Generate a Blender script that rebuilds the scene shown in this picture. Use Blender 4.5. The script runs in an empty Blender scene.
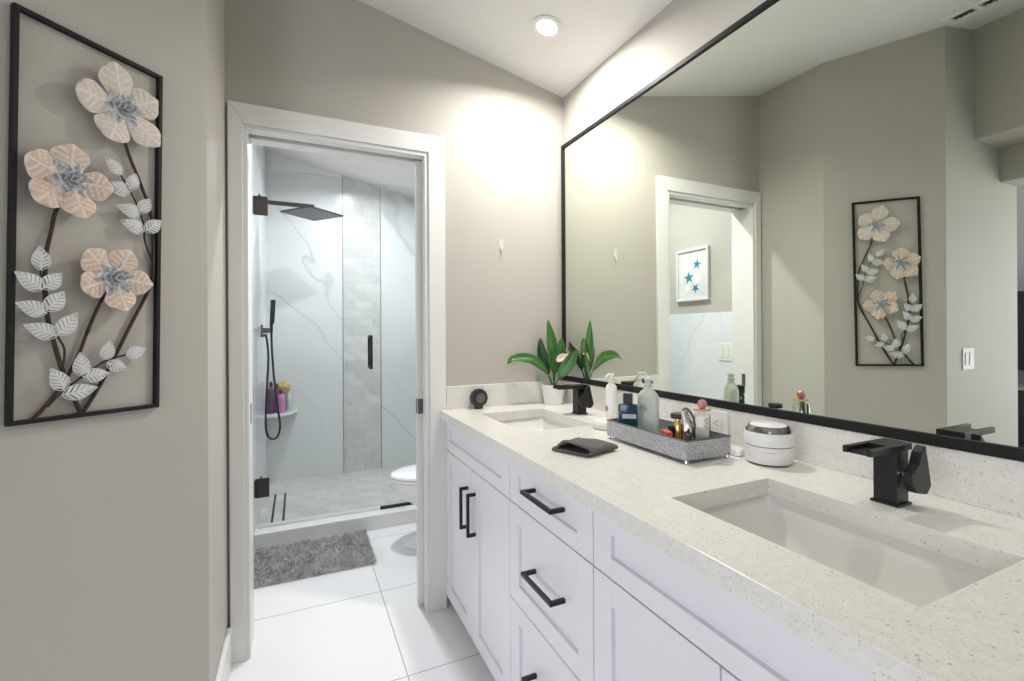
import bpy, bmesh, math, random
from mathutils import Vector, Matrix, noise
random.seed(7)
PI = math.pi
SC = bpy.context.scene
COL = SC.collection

# ------------------------------------------------------------------ camera, world, lights, exposure
CAM_H = 1.27
_f, _th, _u0, _v0, _roll = 467.0, math.radians(24.7), 513.0, 331.8, -0.0055
cam = bpy.data.cameras.new('camera')
cam.sensor_width = 36.0
cam.lens = 36.0 * _f / 1024.0
cam.shift_x = -(_u0 - 512.0) / 1024.0
cam.shift_y = (_v0 - 340.5) / 1024.0
cam.clip_start = 0.02
camo = bpy.data.objects.new('camera', cam)
COL.objects.link(camo)
_F = Vector((math.sin(_th), math.cos(_th), 0))
_R = Vector((math.cos(_th), -math.sin(_th), 0))
_U = Vector((0, 0, 1))
_r2 = _R * math.cos(_roll) + _U * math.sin(_roll)
_u2 = -_R * math.sin(_roll) + _U * math.cos(_roll)
_m = Matrix((_r2, _u2, -_F)).transposed().to_4x4()
_m.translation = (0, 0, CAM_H)
camo.matrix_world = _m
SC.camera = camo

wd = bpy.data.worlds.new('world')
SC.world = wd
wd.use_nodes = True
wd.node_tree.nodes['Background'].inputs[0].default_value = (0.75, 0.85, 1.0, 1)
wd.node_tree.nodes['Background'].inputs[1].default_value = 0.6

SC.view_settings.view_transform = 'Standard'
SC.view_settings.look = 'None'
SC.view_settings.gamma = 1.0
SC.view_settings.use_curve_mapping = False
SC.view_settings.exposure = 0.09


def area(name, loc, rot, sx, sy, power, color):
    l = bpy.data.lights.new(name, 'AREA')
    l.shape = 'RECTANGLE'
    l.size, l.size_y = sx, sy
    l.energy = power
    l.color = color
    o = bpy.data.objects.new(name, l)
    o.location = loc
    o.rotation_euler = rot
    COL.objects.link(o)
    return o


# added daylight fill at two unseen bedroom windows: bedroom wall facing +X, back wall
area('added_window_fill', (-3.52, -0.05, 1.35), (0, -PI / 2, 0), 1.7, 1.9, 21, (0.93, 0.93, 1.0))
area('added_rear_fill', (-2.35, -1.74, 1.50), (PI / 2, 0, 0), 1.5, 1.4, 17, (1.0, 0.95, 0.98))
CAN_POWER = 12.7
SHOWER_CAN_POWER = 13

# ------------------------------------------------------------------ measured layout (metres)
D = 2.10          # far wall plane
W = 1.26          # mirror wall plane
L = -0.252        # left wall plane
YC = 1.69         # corner between left wall strip and angled wall
AX, AY = -0.647, 1.295   # other end of the angled wall
YB = 4.42         # shower back wall
CZ = 0.9126       # counter top
CX = 0.589        # counter front edge
FX = 0.615        # cabinet front face


def ceil_z(x):
    return 2.488 + 0.2086 * (W - x)


# ------------------------------------------------------------------ materials
class NT:
    def __init__(self, name):
        self.m = bpy.data.materials.new(name)
        self.m.use_nodes = True
        self.t = self.m.node_tree
        self.b = self.t.nodes['Principled BSDF']
        self.out = self.t.nodes['Material Output']

    def n(self, kind, **kw):
        nd = self.t.nodes.new(kind)
        for k, v in kw.items():
            if hasattr(nd, k) and not k.startswith('i_'):
                setattr(nd, k, v)
            else:
                nd.inputs[k[2:] if k.startswith('i_') else k].default_value = v
        return nd

    def l(self, a, b):
        self.t.links.new(a, b)

    def math(self, op, a, b=None, c=None):
        nd = self.t.nodes.new('ShaderNodeMath')
        nd.operation = op
        for i, x in enumerate((a, b, c)):
            if x is None:
                continue
            if isinstance(x, (int, float)):
                nd.inputs[i].default_value = x
            else:
                self.l(x, nd.inputs[i])
        return nd.outputs[0]

    def ramp(self, fac, stops):
        r = self.t.nodes.new('ShaderNodeValToRGB')
        e = r.color_ramp.elements
        while len(e) < len(stops):
            e.new(0.5)
        for el, (p, c) in zip(e, stops):
            el.position = p
            el.color = tuple(c) + (1,) if len(c) == 3 else c
        self.l(fac, r.inputs[0])
        return r.outputs[0]

    def mix(self, fac, a, b):
        nd = self.t.nodes.new('ShaderNodeMix')
        nd.data_type = 'RGBA'
        for i, x in ((0, fac), (6, a), (7, b)):
            if isinstance(x, (int, float)):
                nd.inputs[i].default_value = x
            elif isinstance(x, tuple):
                nd.inputs[i].default_value = x + (1,) if len(x) == 3 else x
            else:
                self.l(x, nd.inputs[i])
        return nd.outputs[2]

    def pos(self):
        return self.t.nodes.new('ShaderNodeNewGeometry').outputs['Position']

    def objc(self):
        return self.t.nodes.new('ShaderNodeTexCoord').outputs['Object']

    def bump(self, h, strength=0.2, dist=0.01):
        nd = self.t.nodes.new('ShaderNodeBump')
        nd.inputs['Strength'].default_value = strength
        nd.inputs['Distance'].default_value = dist
        self.l(h, nd.inputs['Height'])
        self.l(nd.outputs[0], self.b.inputs['Normal'])


def srgb(r, g, b):
    def f(c):
        c /= 255.0
        return c / 12.92 if c <= 0.04045 else ((c + 0.055) / 1.055) ** 2.4
    return (f(r), f(g), f(b))


def simple(name, col, rough=0.5, metal=0.0, noise_scale=None, var=0.06, bump=0.0, spec=0.5):
    k = NT(name)
    k.b.inputs['Roughness'].default_value = rough
    k.b.inputs['Metallic'].default_value = metal
    k.b.inputs['Specular IOR Level'].default_value = spec
    if noise_scale:
        nz = k.n('ShaderNodeTexNoise', Scale=noise_scale, Detail=4.0)
        k.l(k.objc(), nz.inputs['Vector'])
        lo = tuple(c * (1 - var) for c in col)
        hi = tuple(min(1, c * (1 + var)) for c in col)
        k.l(k.ramp(nz.outputs[0], [(0.3, lo), (0.7, hi)]), k.b.inputs['Base Color'])
        if bump:
            k.bump(nz.outputs[0], bump, 0.002)
    else:
        k.b.inputs['Base Color'].default_value = col + (1,)
    return k.m


def paint(name, col):
    k = NT(name)
    p = k.pos()
    n1 = k.n('ShaderNodeTexNoise', Scale=170.0, Detail=2.0)
    k.l(p, n1.inputs['Vector'])
    n2 = k.n('ShaderNodeTexNoise', Scale=1.5, Detail=2.0)
    k.l(p, n2.inputs['Vector'])
    k.l(k.ramp(n2.outputs[0], [(0.3, tuple(c * 0.98 for c in col)), (0.7, tuple(c * 1.02 for c in col))]), k.b.inputs['Base Color'])
    k.b.inputs['Roughness'].default_value = 0.6
    k.b.inputs['Specular IOR Level'].default_value = 0.25
    k.bump(n1.outputs[0], 0.12, 0.002)
    return k.m


def marble(name, base=(0.78, 0.79, 0.80), vein=(0.56, 0.57, 0.58), scale=1.1, rough=0.2, tile=None, tint=0.0):
    k = NT(name)
    p = k.pos()
    sp_ = k.n('ShaderNodeSeparateXYZ')
    k.l(p, sp_.inputs[0])
    hxy = k.math('ADD', sp_.outputs[0], sp_.outputs[1])
    cv = k.n('ShaderNodeCombineXYZ')
    k.l(k.math('ADD', k.math('MULTIPLY', hxy, 0.75), k.math('MULTIPLY', sp_.outputs[2], 0.66)), cv.inputs[0])
    k.l(k.math('MULTIPLY', k.math('SUBTRACT', k.math('MULTIPLY', hxy, 0.66), k.math('MULTIPLY', sp_.outputs[2], 0.75)), 0.16), cv.inputs[1])
    warp = k.n('ShaderNodeTexNoise', Scale=scale * 3.5, Detail=4.0)
    k.l(p, warp.inputs['Vector'])
    add = k.n('ShaderNodeVectorMath', operation='MULTIPLY_ADD')
    k.l(warp.outputs['Color'], add.inputs[0])
    add.inputs[1].default_value = (0.10, 0.10, 0.10)
    k.l(cv.outputs[0], add.inputs[2])
    n1 = k.n('ShaderNodeTexNoise', Scale=scale * 1.7, Detail=1.5, Roughness=0.5)
    k.l(add.outputs[0], n1.inputs['Vector'])
    ridge = k.math('ABSOLUTE', k.math('SUBTRACT', n1.outputs[0], 0.5))
    v = k.math('SUBTRACT', 1.0, k.math('MINIMUM', k.math('DIVIDE', ridge, 0.012), 1.0))
    n2 = k.n('ShaderNodeTexNoise', Scale=scale * 0.9, Detail=2.0)
    k.l(p, n2.inputs['Vector'])
    amt = k.math('MULTIPLY', v, k.math('MINIMUM', k.math('MAXIMUM', k.math('MULTIPLY', k.math('SUBTRACT', n2.outputs[0], 0.42), 4.0), 0.0), 0.75))
    n3 = k.n('ShaderNodeTexNoise', Scale=scale * 3.0, Detail=5.0)
    k.l(add.outputs[0], n3.inputs['Vector'])
    cloud = k.ramp(n3.outputs[0], [(0.35, tuple(c * (0.965 - tint) for c in base)), (0.62, base)])
    col = k.mix(amt, cloud, vein)
    if tile:
        bw, bh, axes, grout, varc = tile
        sep = k.n('ShaderNodeSeparateXYZ')
        k.l(p, sep.inputs[0])
        cmb = k.n('ShaderNodeCombineXYZ')
        k.l(sep.outputs[axes[0]], cmb.inputs[0])
        k.l(sep.outputs[axes[1]], cmb.inputs[1])
        br = k.n('ShaderNodeTexBrick', offset=0.5)
        br.inputs['Scale'].default_value = 1.0
        br.inputs['Brick Width'].default_value = bw
        br.inputs['Row Height'].default_value = bh
        br.inputs['Mortar Size'].default_value = 0.0012
        br.inputs['Color1'].default_value = (1, 1, 1, 1)
        br.inputs['Color2'].default_value = (varc, varc, varc * 1.0, 1)
        br.inputs['Mortar'].default_value = grout + (1,)
        k.l(cmb.outputs[0], br.inputs[0])
        mm = k.t.nodes.new('ShaderNodeMix')
        mm.data_type = 'RGBA'
        mm.blend_type = 'MULTIPLY'
        mm.inputs[0].default_value = 1.0
        k.l(col, mm.inputs[6])
        k.l(br.outputs[0], mm.inputs[7])
        col = mm.outputs[2]
    k.l(col, k.b.inputs['Base Color'])
    k.b.inputs['Roughness'].default_value = rough
    k.b.inputs['Specular IOR Level'].default_value = 0.35
    return k.m


def floor_mat():
    k = NT('porcelain_floor')
    p = k.pos()
    mp = k.n('ShaderNodeMapping')
    mp.inputs['Location'].default_value = (-0.362 + 6.2, -1.733 + 6.22, 0)
    k.l(p, mp.inputs[0])
    br = k.n('ShaderNodeTexBrick', offset=0.0)
    for nm, v in (('Scale', 1.0), ('Brick Width', 0.62), ('Row Height', 0.622), ('Mortar Size', 0.0022), ('Mortar Smooth', 0.0)):
        br.inputs[nm].default_value = v
    br.inputs['Color1'].default_value = (0.83, 0.83, 0.845, 1)
    br.inputs['Color2'].default_value = (0.815, 0.815, 0.83, 1)
    br.inputs['Mortar'].default_value = (0.42, 0.41, 0.40, 1)
    k.l(mp.outputs[0], br.inputs[0])
    k.l(br.outputs[0], k.b.inputs['Base Color'])
    k.b.inputs['Roughness'].default_value = 0.16
    k.b.inputs['Specular IOR Level'].default_value = 0.4
    k.bump(k.math('SUBTRACT', 1.0, br.outputs['Fac']), 0.3, 0.001)
    return k.m


def quartz():
    k = NT('speckled_quartz')
    p = k.pos()
    col = (0.82, 0.81, 0.765)
    last = None
    base_n = k.n('ShaderNodeTexNoise', Scale=60.0, Detail=4.0)
    k.l(p, base_n.inputs['Vector'])
    last = k.ramp(base_n.outputs[0], [(0.35, tuple(c * 0.93 for c in col)), (0.65, col)])
    for sc, thr, rad, c, am in ((170.0, 0.86, 0.32, (0.50, 0.44, 0.36), 0.7), (260.0, 0.80, 0.36, (0.56, 0.51, 0.44), 0.6),
                                (130.0, 0.92, 0.26, (0.22, 0.19, 0.16), 0.8), (190.0, 0.93, 0.34, (0.88, 0.87, 0.84), 0.5),
                                (330.0, 0.72, 0.42, (0.62, 0.58, 0.50), 0.6)):
        vo = k.n('ShaderNodeTexVoronoi')
        vo.inputs['Scale'].default_value = sc
        vo.inputs['Randomness'].default_value = 1.0
        k.l(p, vo.inputs['Vector'])
        sep = k.n('ShaderNodeSeparateColor')
        k.l(vo.outputs['Color'], sep.inputs[0])
        on = k.math('MULTIPLY', k.math('GREATER_THAN', sep.outputs[0], thr), k.math('LESS_THAN', vo.outputs['Distance'], rad))
        last = k.mix(k.math('MULTIPLY', on, am * 0.75), last, c)
    k.l(last, k.b.inputs['Base Color'])
    k.b.inputs['Roughness'].default_value = 0.28
    k.b.inputs['Specular IOR Level'].default_value = 0.45
    return k.m


def clear_glass(name, tint=(0.93, 0.97, 0.97), refl=1.0):
    k = NT(name)
    tr = k.n('ShaderNodeBsdfTransparent')
    tr.inputs[0].default_value = tint + (1,)
    gl = k.n('ShaderNodeBsdfGlossy')
    gl.inputs['Roughness'].default_value = 0.02
    fr = k.n('ShaderNodeFresnel')
    fr.inputs['IOR'].default_value = 1.45
    mx = k.n('ShaderNodeMixShader')
    k.l(k.math('MULTIPLY', fr.outputs[0], refl), mx.inputs[0])
    k.l(tr.outputs[0], mx.inputs[1])
    k.l(gl.outputs[0], mx.inputs[2])
    k.l(mx.outputs[0], k.out.inputs['Surface'])
    return k.m


def emissive(name, col, strength):
    k = NT(name)
    k.b.inputs['Base Color'].default_value = (0.9, 0.9, 0.9, 1)
    k.b.inputs['Emission Color'].default_value = col + (1,)
    k.b.inputs['Emission Strength'].default_value = strength
    return k.m


def attr_mat(name, c0, c1, attr, rough=0.6):
    k = NT(name)
    a = k.n('ShaderNodeAttribute', attribute_name=attr)
    nz = k.n('ShaderNodeTexNoise', Scale=90.0, Detail=4.0)
    k.l(k.objc(), nz.inputs['Vector'])
    f = k.math('ADD', a.outputs['Fac'], k.math('MULTIPLY', k.math('SUBTRACT', nz.outputs[0], 0.5), 0.9))
    k.l(k.ramp(f, [(0.1, c0), (0.75, c1)]), k.b.inputs['Base Color'])
    k.b.inputs['Roughness'].default_value = rough
    return k.m


def perforated_metal():
    k = NT('hammered_silver_metal')
    o = k.objc()
    vo = k.n('ShaderNodeTexVoronoi')
    vo.inputs['Scale'].default_value = 200.0
    k.l(o, vo.inputs['Vector'])
    c = k.ramp(vo.outputs['Distance'], [(0.18, (0.13, 0.13, 0.14)), (0.40, (0.52, 0.53, 0.56))])
    k.l(c, k.b.inputs['Base Color'])
    k.b.inputs['Metallic'].default_value = 0.5
    k.b.inputs['Roughness'].default_value = 0.4
    k.bump(vo.outputs['Distance'], 0.5, 0.003)
    return k.m


def leaf_mat(name, c0, c1):
    k = NT(name)
    a = k.n('ShaderNodeAttribute', attribute_name='vein')
    k.l(k.ramp(a.outputs['Fac'], [(0.0, c0), (1.0, c1)]), k.b.inputs['Base Color'])
    k.b.inputs['Roughness'].default_value = 0.35
    return k.m


WALLC = (0.50, 0.478, 0.43)
M = dict(
    paint=paint('greige_wall_paint', WALLC),
    ceiling=paint('white_ceiling_paint', (0.80, 0.79, 0.77)),
    bedroom=paint('pale_bedroom_paint', (0.74, 0.70, 0.72)),
    trim=simple('white_trim_paint', (0.80, 0.80, 0.78), 0.35, noise_scale=3, var=0.01),
    floor=floor_mat(),
    quartz=quartz(),
    marble=marble('veined_marble_slab'),
    marble_curb=marble('marble_curb_stone', base=(0.82, 0.82, 0.82), scale=3.0),
    marble_band=marble('marble_mosaic_band', base=(0.74, 0.74, 0.73), vein=(0.55, 0.55, 0.54), scale=4.0, tile=(0.155, 0.078, (0, 2), (0.72, 0.72, 0.72), 0.88), rough=0.25, tint=0.06),
    marble_floor=marble('marble_mosaic_floor', base=(0.72, 0.70, 0.67), vein=(0.55, 0.55, 0.54), scale=4.0, tile=(0.20, 0.10, (0, 1), (0.66, 0.66, 0.66), 0.86), rough=0.4, tint=0.07),
    marble_wains=marble('marble_wainscot_tile', base=(0.80, 0.82, 0.86), tile=(0.60, 1.2, (1, 2), (0.8, 0.8, 0.8), 1.0)),
    cabinet=simple('white_cabinet_lacquer', (0.80, 0.79, 0.83), 0.38, noise_scale=2, var=0.01),
    cavity=simple('cabinet_shadow_gap', (0.35, 0.34, 0.35), 0.7, noise_scale=5),
    black=simple('matte_black_metal', (0.018, 0.018, 0.019), 0.35, 0.3, noise_scale=40, var=0.15),
    black_frame=simple('satin_black_frame', (0.013, 0.013, 0.013), 0.5, noise_scale=30, var=0.1, spec=0.25),
    gun=simple('dark_bronze_metal', (0.055, 0.052, 0.05), 0.35, 0.6, noise_scale=40),
    grey_metal=simple('brushed_grey_metal', (0.16, 0.16, 0.165), 0.4, 0.7, noise_scale=60),
    chrome=simple('polished_chrome', (0.80, 0.80, 0.81), 0.08, 1.0, noise_scale=5, var=0.01),
    ceramic=simple('white_ceramic', (0.80, 0.80, 0.77), 0.08, noise_scale=2, var=0.005),
    toilet=simple('white_vitreous_china', (0.84, 0.84, 0.86), 0.08, noise_scale=2, var=0.005),
    white_plastic=simple('white_plastic', (0.82, 0.81, 0.79), 0.3, noise_scale=5, var=0.01),
    dark_plastic=simple('dark_plastic', (0.02, 0.02, 0.022), 0.4, noise_scale=10),
    slot=simple('slot_shadow_dark', (0.03, 0.03, 0.03), 0.7, noise_scale=10),
    wood_white=simple('sand_white_frame', (0.74, 0.74, 0.72), 0.5, noise_scale=20, var=0.04),
    shower_glass=clear_glass('shower_glass', (0.945, 0.968, 0.965), 0.5),
    window_glass=clear_glass('window_glass', (0.97, 0.98, 0.98)),
    bottle_glass=clear_glass('bottle_glass', (0.93, 0.95, 0.93)),
    frosted=simple('frosted_bottle_glass', (0.60, 0.66, 0.58), 0.35, noise_scale=6, var=0.03),
    blue_glass=simple('teal_blue_glass', (0.012, 0.055, 0.085), 0.1, noise_scale=25, var=0.2),
    silver_ink=simple('grey_printed_ink', (0.30, 0.31, 0.30), 0.5, noise_scale=20),
    grey_label=simple('pale_grey_label', (0.55, 0.58, 0.62), 0.5, noise_scale=20),
    gold=simple('gold_metal', (0.75, 0.52, 0.22), 0.22, 0.8, noise_scale=15),
    red=simple('red_carton', (0.62, 0.10, 0.05), 0.5, noise_scale=15),
    pink_glass=simple('rose_glass', (0.55, 0.22, 0.25), 0.12, noise_scale=30, var=0.25),
    tray=perforated_metal(),
    cream=simple('cream_stone', (0.72, 0.66, 0.57), 0.45, noise_scale=20),
    towel=simple('charcoal_terry', (0.135, 0.13, 0.12), 0.95, noise_scale=260, var=0.45, bump=0.6),
    pile=simple('grey_shag_pile', (0.52, 0.51, 0.515), 0.9, noise_scale=25, var=0.3),
    soil=simple('potting_soil', (0.05, 0.035, 0.025), 0.95, noise_scale=200, var=0.5, bump=0.5),
    leaf=leaf_mat('glossy_green_leaf', (0.028, 0.125, 0.018), (0.10, 0.25, 0.05)),
    dark_leaf=leaf_mat('deep_green_leaf', (0.012, 0.055, 0.025), (0.03, 0.10, 0.04)),
    blush=leaf_mat('blush_pink_spathe', (0.75, 0.56, 0.47), (0.82, 0.66, 0.58)),
    petal=attr_mat('peach_whitewashed_petal', (0.68, 0.51, 0.40), (0.80, 0.72, 0.64), 'ridge'),
    petal_pale=attr_mat('pale_whitewashed_petal', (0.69, 0.59, 0.52), (0.80, 0.75, 0.70), 'ridge'),
    rosette=attr_mat('pewter_rosette', (0.34, 0.36, 0.37), (0.78, 0.80, 0.81), 'ridge', 0.35),
    leafwhite=simple('white_pressed_metal', (0.72, 0.73, 0.73), 0.45, 0.0, noise_scale=60, var=0.08),
    stem=simple('dark_brown_wire', (0.05, 0.03, 0.022), 0.4, 0.4, noise_scale=50, var=0.3),
    switch=simple('ivory_switch_plastic', (0.62, 0.60, 0.59), 0.4, noise_scale=5, var=0.01),
    satin=simple('satin_chrome', (0.42, 0.42, 0.42), 0.18, 1.0, noise_scale=5, var=0.01),
    can=emissive('lamp_lens', (1.0, 0.97, 0.92), 14.0),
    window_glow=emissive('added_window_glow', (0.85, 0.92, 1.0), 2.0),  # glowing panes of the added windows
    purple=simple('purple_shampoo_plastic', (0.42, 0.14, 0.42), 0.3, noise_scale=8),
    violet=simple('dark_violet_plastic', (0.10, 0.05, 0.12), 0.3, noise_scale=8),
    pink=simple('pink_soap_plastic', (0.62, 0.24, 0.48), 0.3, noise_scale=8),
    sponge=simple('yellow_mesh_sponge', (0.62, 0.45, 0.20), 0.9, noise_scale=60, var=0.4, bump=0.6),
    canvas=simple('sand_print_paper', (0.72, 0.72, 0.72), 0.7, noise_scale=30, var=0.06),
    teal=simple('teal_starfish_paint', (0.02, 0.25, 0.38), 0.7, noise_scale=60, var=0.3),
    shellw=simple('white_shell_paint', (0.86, 0.86, 0.86), 0.7, noise_scale=60, var=0.05),
    screen=simple('dark_screen', (0.05, 0.05, 0.055), 0.25, noise_scale=3),
    dresser=simple('espresso_wood', (0.045, 0.032, 0.03), 0.45, noise_scale=12, var=0.3),
    dresser_top=simple('pale_dresser_top', (0.5, 0.48, 0.48), 0.35, noise_scale=12),
)


def mirror_mat():
    k = NT('silvered_mirror')
    gl = k.n('ShaderNodeBsdfGlossy')
    gl.inputs['Roughness'].default_value = 0.0
    gl.inputs['Color'].default_value = (0.85, 0.885, 0.805, 1)
    k.l(gl.outputs[0], k.out.inputs['Surface'])
    return k.m


M['mirror'] = mirror_mat()


# ------------------------------------------------------------------ mesh helpers
class MB:
    def __init__(self):
        self.bm = bmesh.new()

    def box(self, x0, x1, y0, y1, z0, z1, mat=None):
        r = bmesh.ops.create_cube(self.bm, size=1.0)
        mm = Matrix.Translation(((x0 + x1) / 2, (y0 + y1) / 2, (z0 + z1) / 2)) @ Matrix.Diagonal((abs(x1 - x0), abs(y1 - y0), abs(z1 - z0), 1))
        if mat is not None:
            mm = mat @ mm
        bmesh.ops.transform(self.bm, matrix=mm, verts=r['verts'])
        return self

    def loft(self, rings, cap0=True, cap1=True, closed=True):
        vr = [[self.bm.verts.new(p) for p in ring] for ring in rings]
        n = len(vr[0])
        for a, b in zip(vr[:-1], vr[1:]):
            for i in range(n if closed else n - 1):
                j = (i + 1) % n
                try:
                    self.bm.faces.new((a[i], a[j], b[j], b[i]))
                except ValueError:
                    pass
        if cap0:
            self.bm.faces.new(list(reversed(vr[0])))
        if cap1:
            self.bm.faces.new(vr[-1])
        return self

    def lathe(self, prof, seg=32, cx=0, cy=0, cap=True, mat=None):
        rings = []
        for r, z in prof:
            r = max(r, 1e-5)
            ring = [Vector((cx + r * math.cos(2 * PI * i / seg), cy + r * math.sin(2 * PI * i / seg), z)) for i in range(seg)]
            if mat is not None:
                ring = [mat @ v for v in ring]
            rings.append(ring)
        return self.loft(rings, cap, cap)

    def tube(self, pts, rad, seg=8, cap=True):
        pts = [Vector(p) for p in pts]
        n = len(pts)
        if not isinstance(rad, (list, tuple)):
            rad = [rad] * n
        up = None
        rings = []
        for i in range(n):
            t = (pts[min(i + 1, n - 1)] - pts[max(i - 1, 0)]).normalized()
            if up is None:
                up = t.orthogonal().normalized()
            up = (up - t * up.dot(t))
            up = up.normalized() if up.length > 1e-6 else t.orthogonal().normalized()
            s = t.cross(up)
            rings.append([pts[i] + (up * math.cos(2 * PI * k / seg) + s * math.sin(2 * PI * k / seg)) * rad[i] for k in range(seg)])
        return self.loft(rings, cap, cap)

    def prism(self, poly, axis, a, b):
        # poly in the two other axes, extruded along axis from a to b
        def mk(p, h):
            return {'x': (h, p[0], p[1]), 'y': (p[0], h, p[1]), 'z': (p[0], p[1], h)}[axis]
        return self.loft([[Vector(mk(p, a)) for p in poly], [Vector(mk(p, b)) for p in poly]])

    def obj(self, name, mat, parent=None, loc=None, rotz=0.0, bevel=0.0, smooth=False, seg=2, sub=0):
        bm = self.bm
        bmesh.ops.recalc_face_normals(bm, faces=bm.faces)
        me = bpy.data.meshes.new(name)
        bm.to_mesh(me)
        bm.free()
        o = bpy.data.objects.new(name, me)
        COL.objects.link(o)
        me.materials.append(M[mat] if isinstance(mat, str) else mat)
        if parent is not None:
            o.parent = parent
        if loc is not None:
            o.location = loc
        if rotz:
            o.rotation_euler = (0, 0, rotz)
        if bevel:
            b = o.modifiers.new('bevel', 'BEVEL')
            b.width = bevel
            b.segments = seg
            b.limit_method = 'ANGLE'
            b.angle_limit = math.radians(40)
        if sub:
            s = o.modifiers.new('sub', 'SUBSURF')
            s.levels = s.render_levels = sub
        if smooth:
            for p in me.polygons:
                p.use_smooth = True
            if smooth == 'auto':
                try:
                    me.set_sharp_from_angle(angle=math.radians(38))
                except Exception:
                    pass
        return o


def spline(pts, k=6):
    pts = [Vector(p) for p in pts]
    out = []
    n = len(pts)
    for i in range(n - 1):
        p0, p1, p2, p3 = pts[max(i - 1, 0)], pts[i], pts[i + 1], pts[min(i + 2, n - 1)]
        for j in range(k):
            t = j / k
            out.append(0.5 * ((2 * p1) + (p2 - p0) * t + (2 * p0 - 5 * p1 + 4 * p2 - p3) * t * t + (3 * p1 - p0 - 3 * p2 + p3) * t ** 3))
    out.append(pts[-1])
    return out


def rrect(cx, cy, hx, hy, r, z, n=5):
    r = min(r, hx * 0.999, hy * 0.999)
    out = []
    for qx, qy, a0 in ((1, 1, 0), (-1, 1, PI / 2), (-1, -1, PI), (1, -1, 3 * PI / 2)):
        for i in range(n + 1):
            a = a0 + (PI / 2) * i / n
            out.append(Vector((cx + qx * (hx - r) + r * math.cos(a), cy + qy * (hy - r) + r * math.sin(a), z)))
    return out


def tag(o, label, cat, group=None, kind=None):
    o['label'] = label
    o['category'] = cat
    if group:
        o['group'] = group
    if kind:
        o['kind'] = kind
    return o


def thing(name, label, cat, loc=(0, 0, 0), rotz=0.0, group=None):
    o = bpy.data.objects.new(name, None)
    o.empty_display_size = 0.05
    COL.objects.link(o)
    o.location = loc
    o.rotation_euler = (0, 0, rotz)
    return tag(o, label, cat, group)


def struct(mb, name, mat, label, cat, **kw):
    o = mb.obj(name, mat, **kw)
    return tag(o, label, cat, None, 'structure')


def dup(root, loc, label, rotz=None):
    r = root.copy()
    COL.objects.link(r)
    r.location = loc
    if rotz is not None:
        r.rotation_euler = (0, 0, rotz)
    r['label'] = label
    for ch in list(root.children):
        c = ch.copy()
        COL.objects.link(c)
        c.parent = r
        for g in list(ch.children):
            d = g.copy()
            COL.objects.link(d)
            d.parent = c
    return r


# ------------------------------------------------------------------ the setting
BACKY = -1.85
BEDX = -3.62
FARY = 3.2
CEIL = [(1.40, ceil_z(1.40)), (-3.80, ceil_z(-3.80)), (-3.80, ceil_z(-3.80) + 0.12), (1.40, ceil_z(1.40) + 0.12)]
struct(MB().box(-3.80, 1.40, BACKY - 0.15, 4.60, -0.10, 0.0), 'floor', 'floor', 'white polished porcelain tile floor with thin grey grout', 'floor')
struct(MB().prism(CEIL, 'y', BACKY - 0.15, 4.60), 'ceiling', 'ceiling', 'white vaulted ceiling sloping up away from the mirror wall', 'ceiling')


def wall_poly_x(mb, x0, x1, y0, y1):
    # wall whose top follows the ceiling slope; runs along Y (x0..x1 is its thickness)
    mb.prism([(x0, 0), (x1, 0), (x1, ceil_z(x1)), (x0, ceil_z(x0))], 'y', y0, y1)
    return mb


struct(wall_poly_x(MB(), W, W + 0.14, BACKY - 0.15, 4.60), 'wall_right', 'paint', 'greige wall behind the long framed mirror', 'wall')
struct(wall_poly_x(MB(), L - 0.14, L, YC, D + 0.14), 'wall_left', 'paint', 'short greige wall strip left of the door casing', 'wall')
# angled wall, 45 degrees
_n = Vector((-1, 1, 0)).normalized() * 0.14
ang = MB()
a0, a1 = Vector((L, YC, 0)), Vector((AX, AY, 0))
ring0, ring1 = [], []
for p in (a0, a1, a1 + _n, a0 + _n):
    ring0.append(Vector((p.x, p.y, 0)))
    ring1.append(Vector((p.x, p.y, ceil_z(p.x))))
ang.loft([ring0, ring1])
struct(ang, 'wall_angled', 'paint', 'angled greige wall that carries the metal flower art', 'wall')
en = MB()
en.loft([[Vector(p) for p in ((AX, AY, 0), (-1.472, AY, 0), (-1.472, AY + 0.12, 0), (AX, AY + 0.12, 0))],
         [Vector(p) for p in ((AX, AY, ceil_z(AX)), (-1.472, AY, ceil_z(-1.472)), (-1.472, AY + 0.12, ceil_z(-1.472)), (AX, AY + 0.12, ceil_z(AX)))]])
struct(en, 'wall_entry', 'paint', 'greige wall with the light switch, beside the bedroom opening', 'wall')
# far wall with the doorway
DX0, DX1, DZ = -0.192, 0.540, 2.085
fw = MB()
T = 0.14


def wall_seg(mb, x0, x1, z0, y0=D, y1=D + T):
    mb.prism([(x0, z0), (x1, z0), (x1, ceil_z(x1)), (x0, ceil_z(x0))], 'y', y0, y1)


wall_seg(fw, L, DX0, 0)
wall_seg(fw, DX0, DX1, DZ)
wall_seg(fw, DX1, W, 0)
struct(fw, 'wall_far', 'paint', 'greige end wall with the doorway to the shower room', 'wall')
# bath side and bedroom closing walls
struct(wall_poly_x(MB(), BEDX - 0.14, BEDX, BACKY - 0.15, FARY), 'wall_bedroom', 'bedroom', 'pale bedroom wall behind the dark television', 'wall')
bk = MB()
bk.prism([(-3.62, 0), (W, 0), (W, ceil_z(W)), (-3.62, ceil_z(-3.62))], 'y', BACKY - 0.15, BACKY)
struct(bk, 'wall_back', 'paint', 'plain wall behind the camera', 'wall')
bf = MB()
bf.prism([(-3.62, 0), (-0.40, 0), (-0.40, ceil_z(-0.40)), (-3.62, ceil_z(-3.62))], 'y', FARY, FARY + 0.1)
struct(bf, 'wall_bedroom_far', 'bedroom', 'pale far wall of the bedroom', 'wall')
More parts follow.
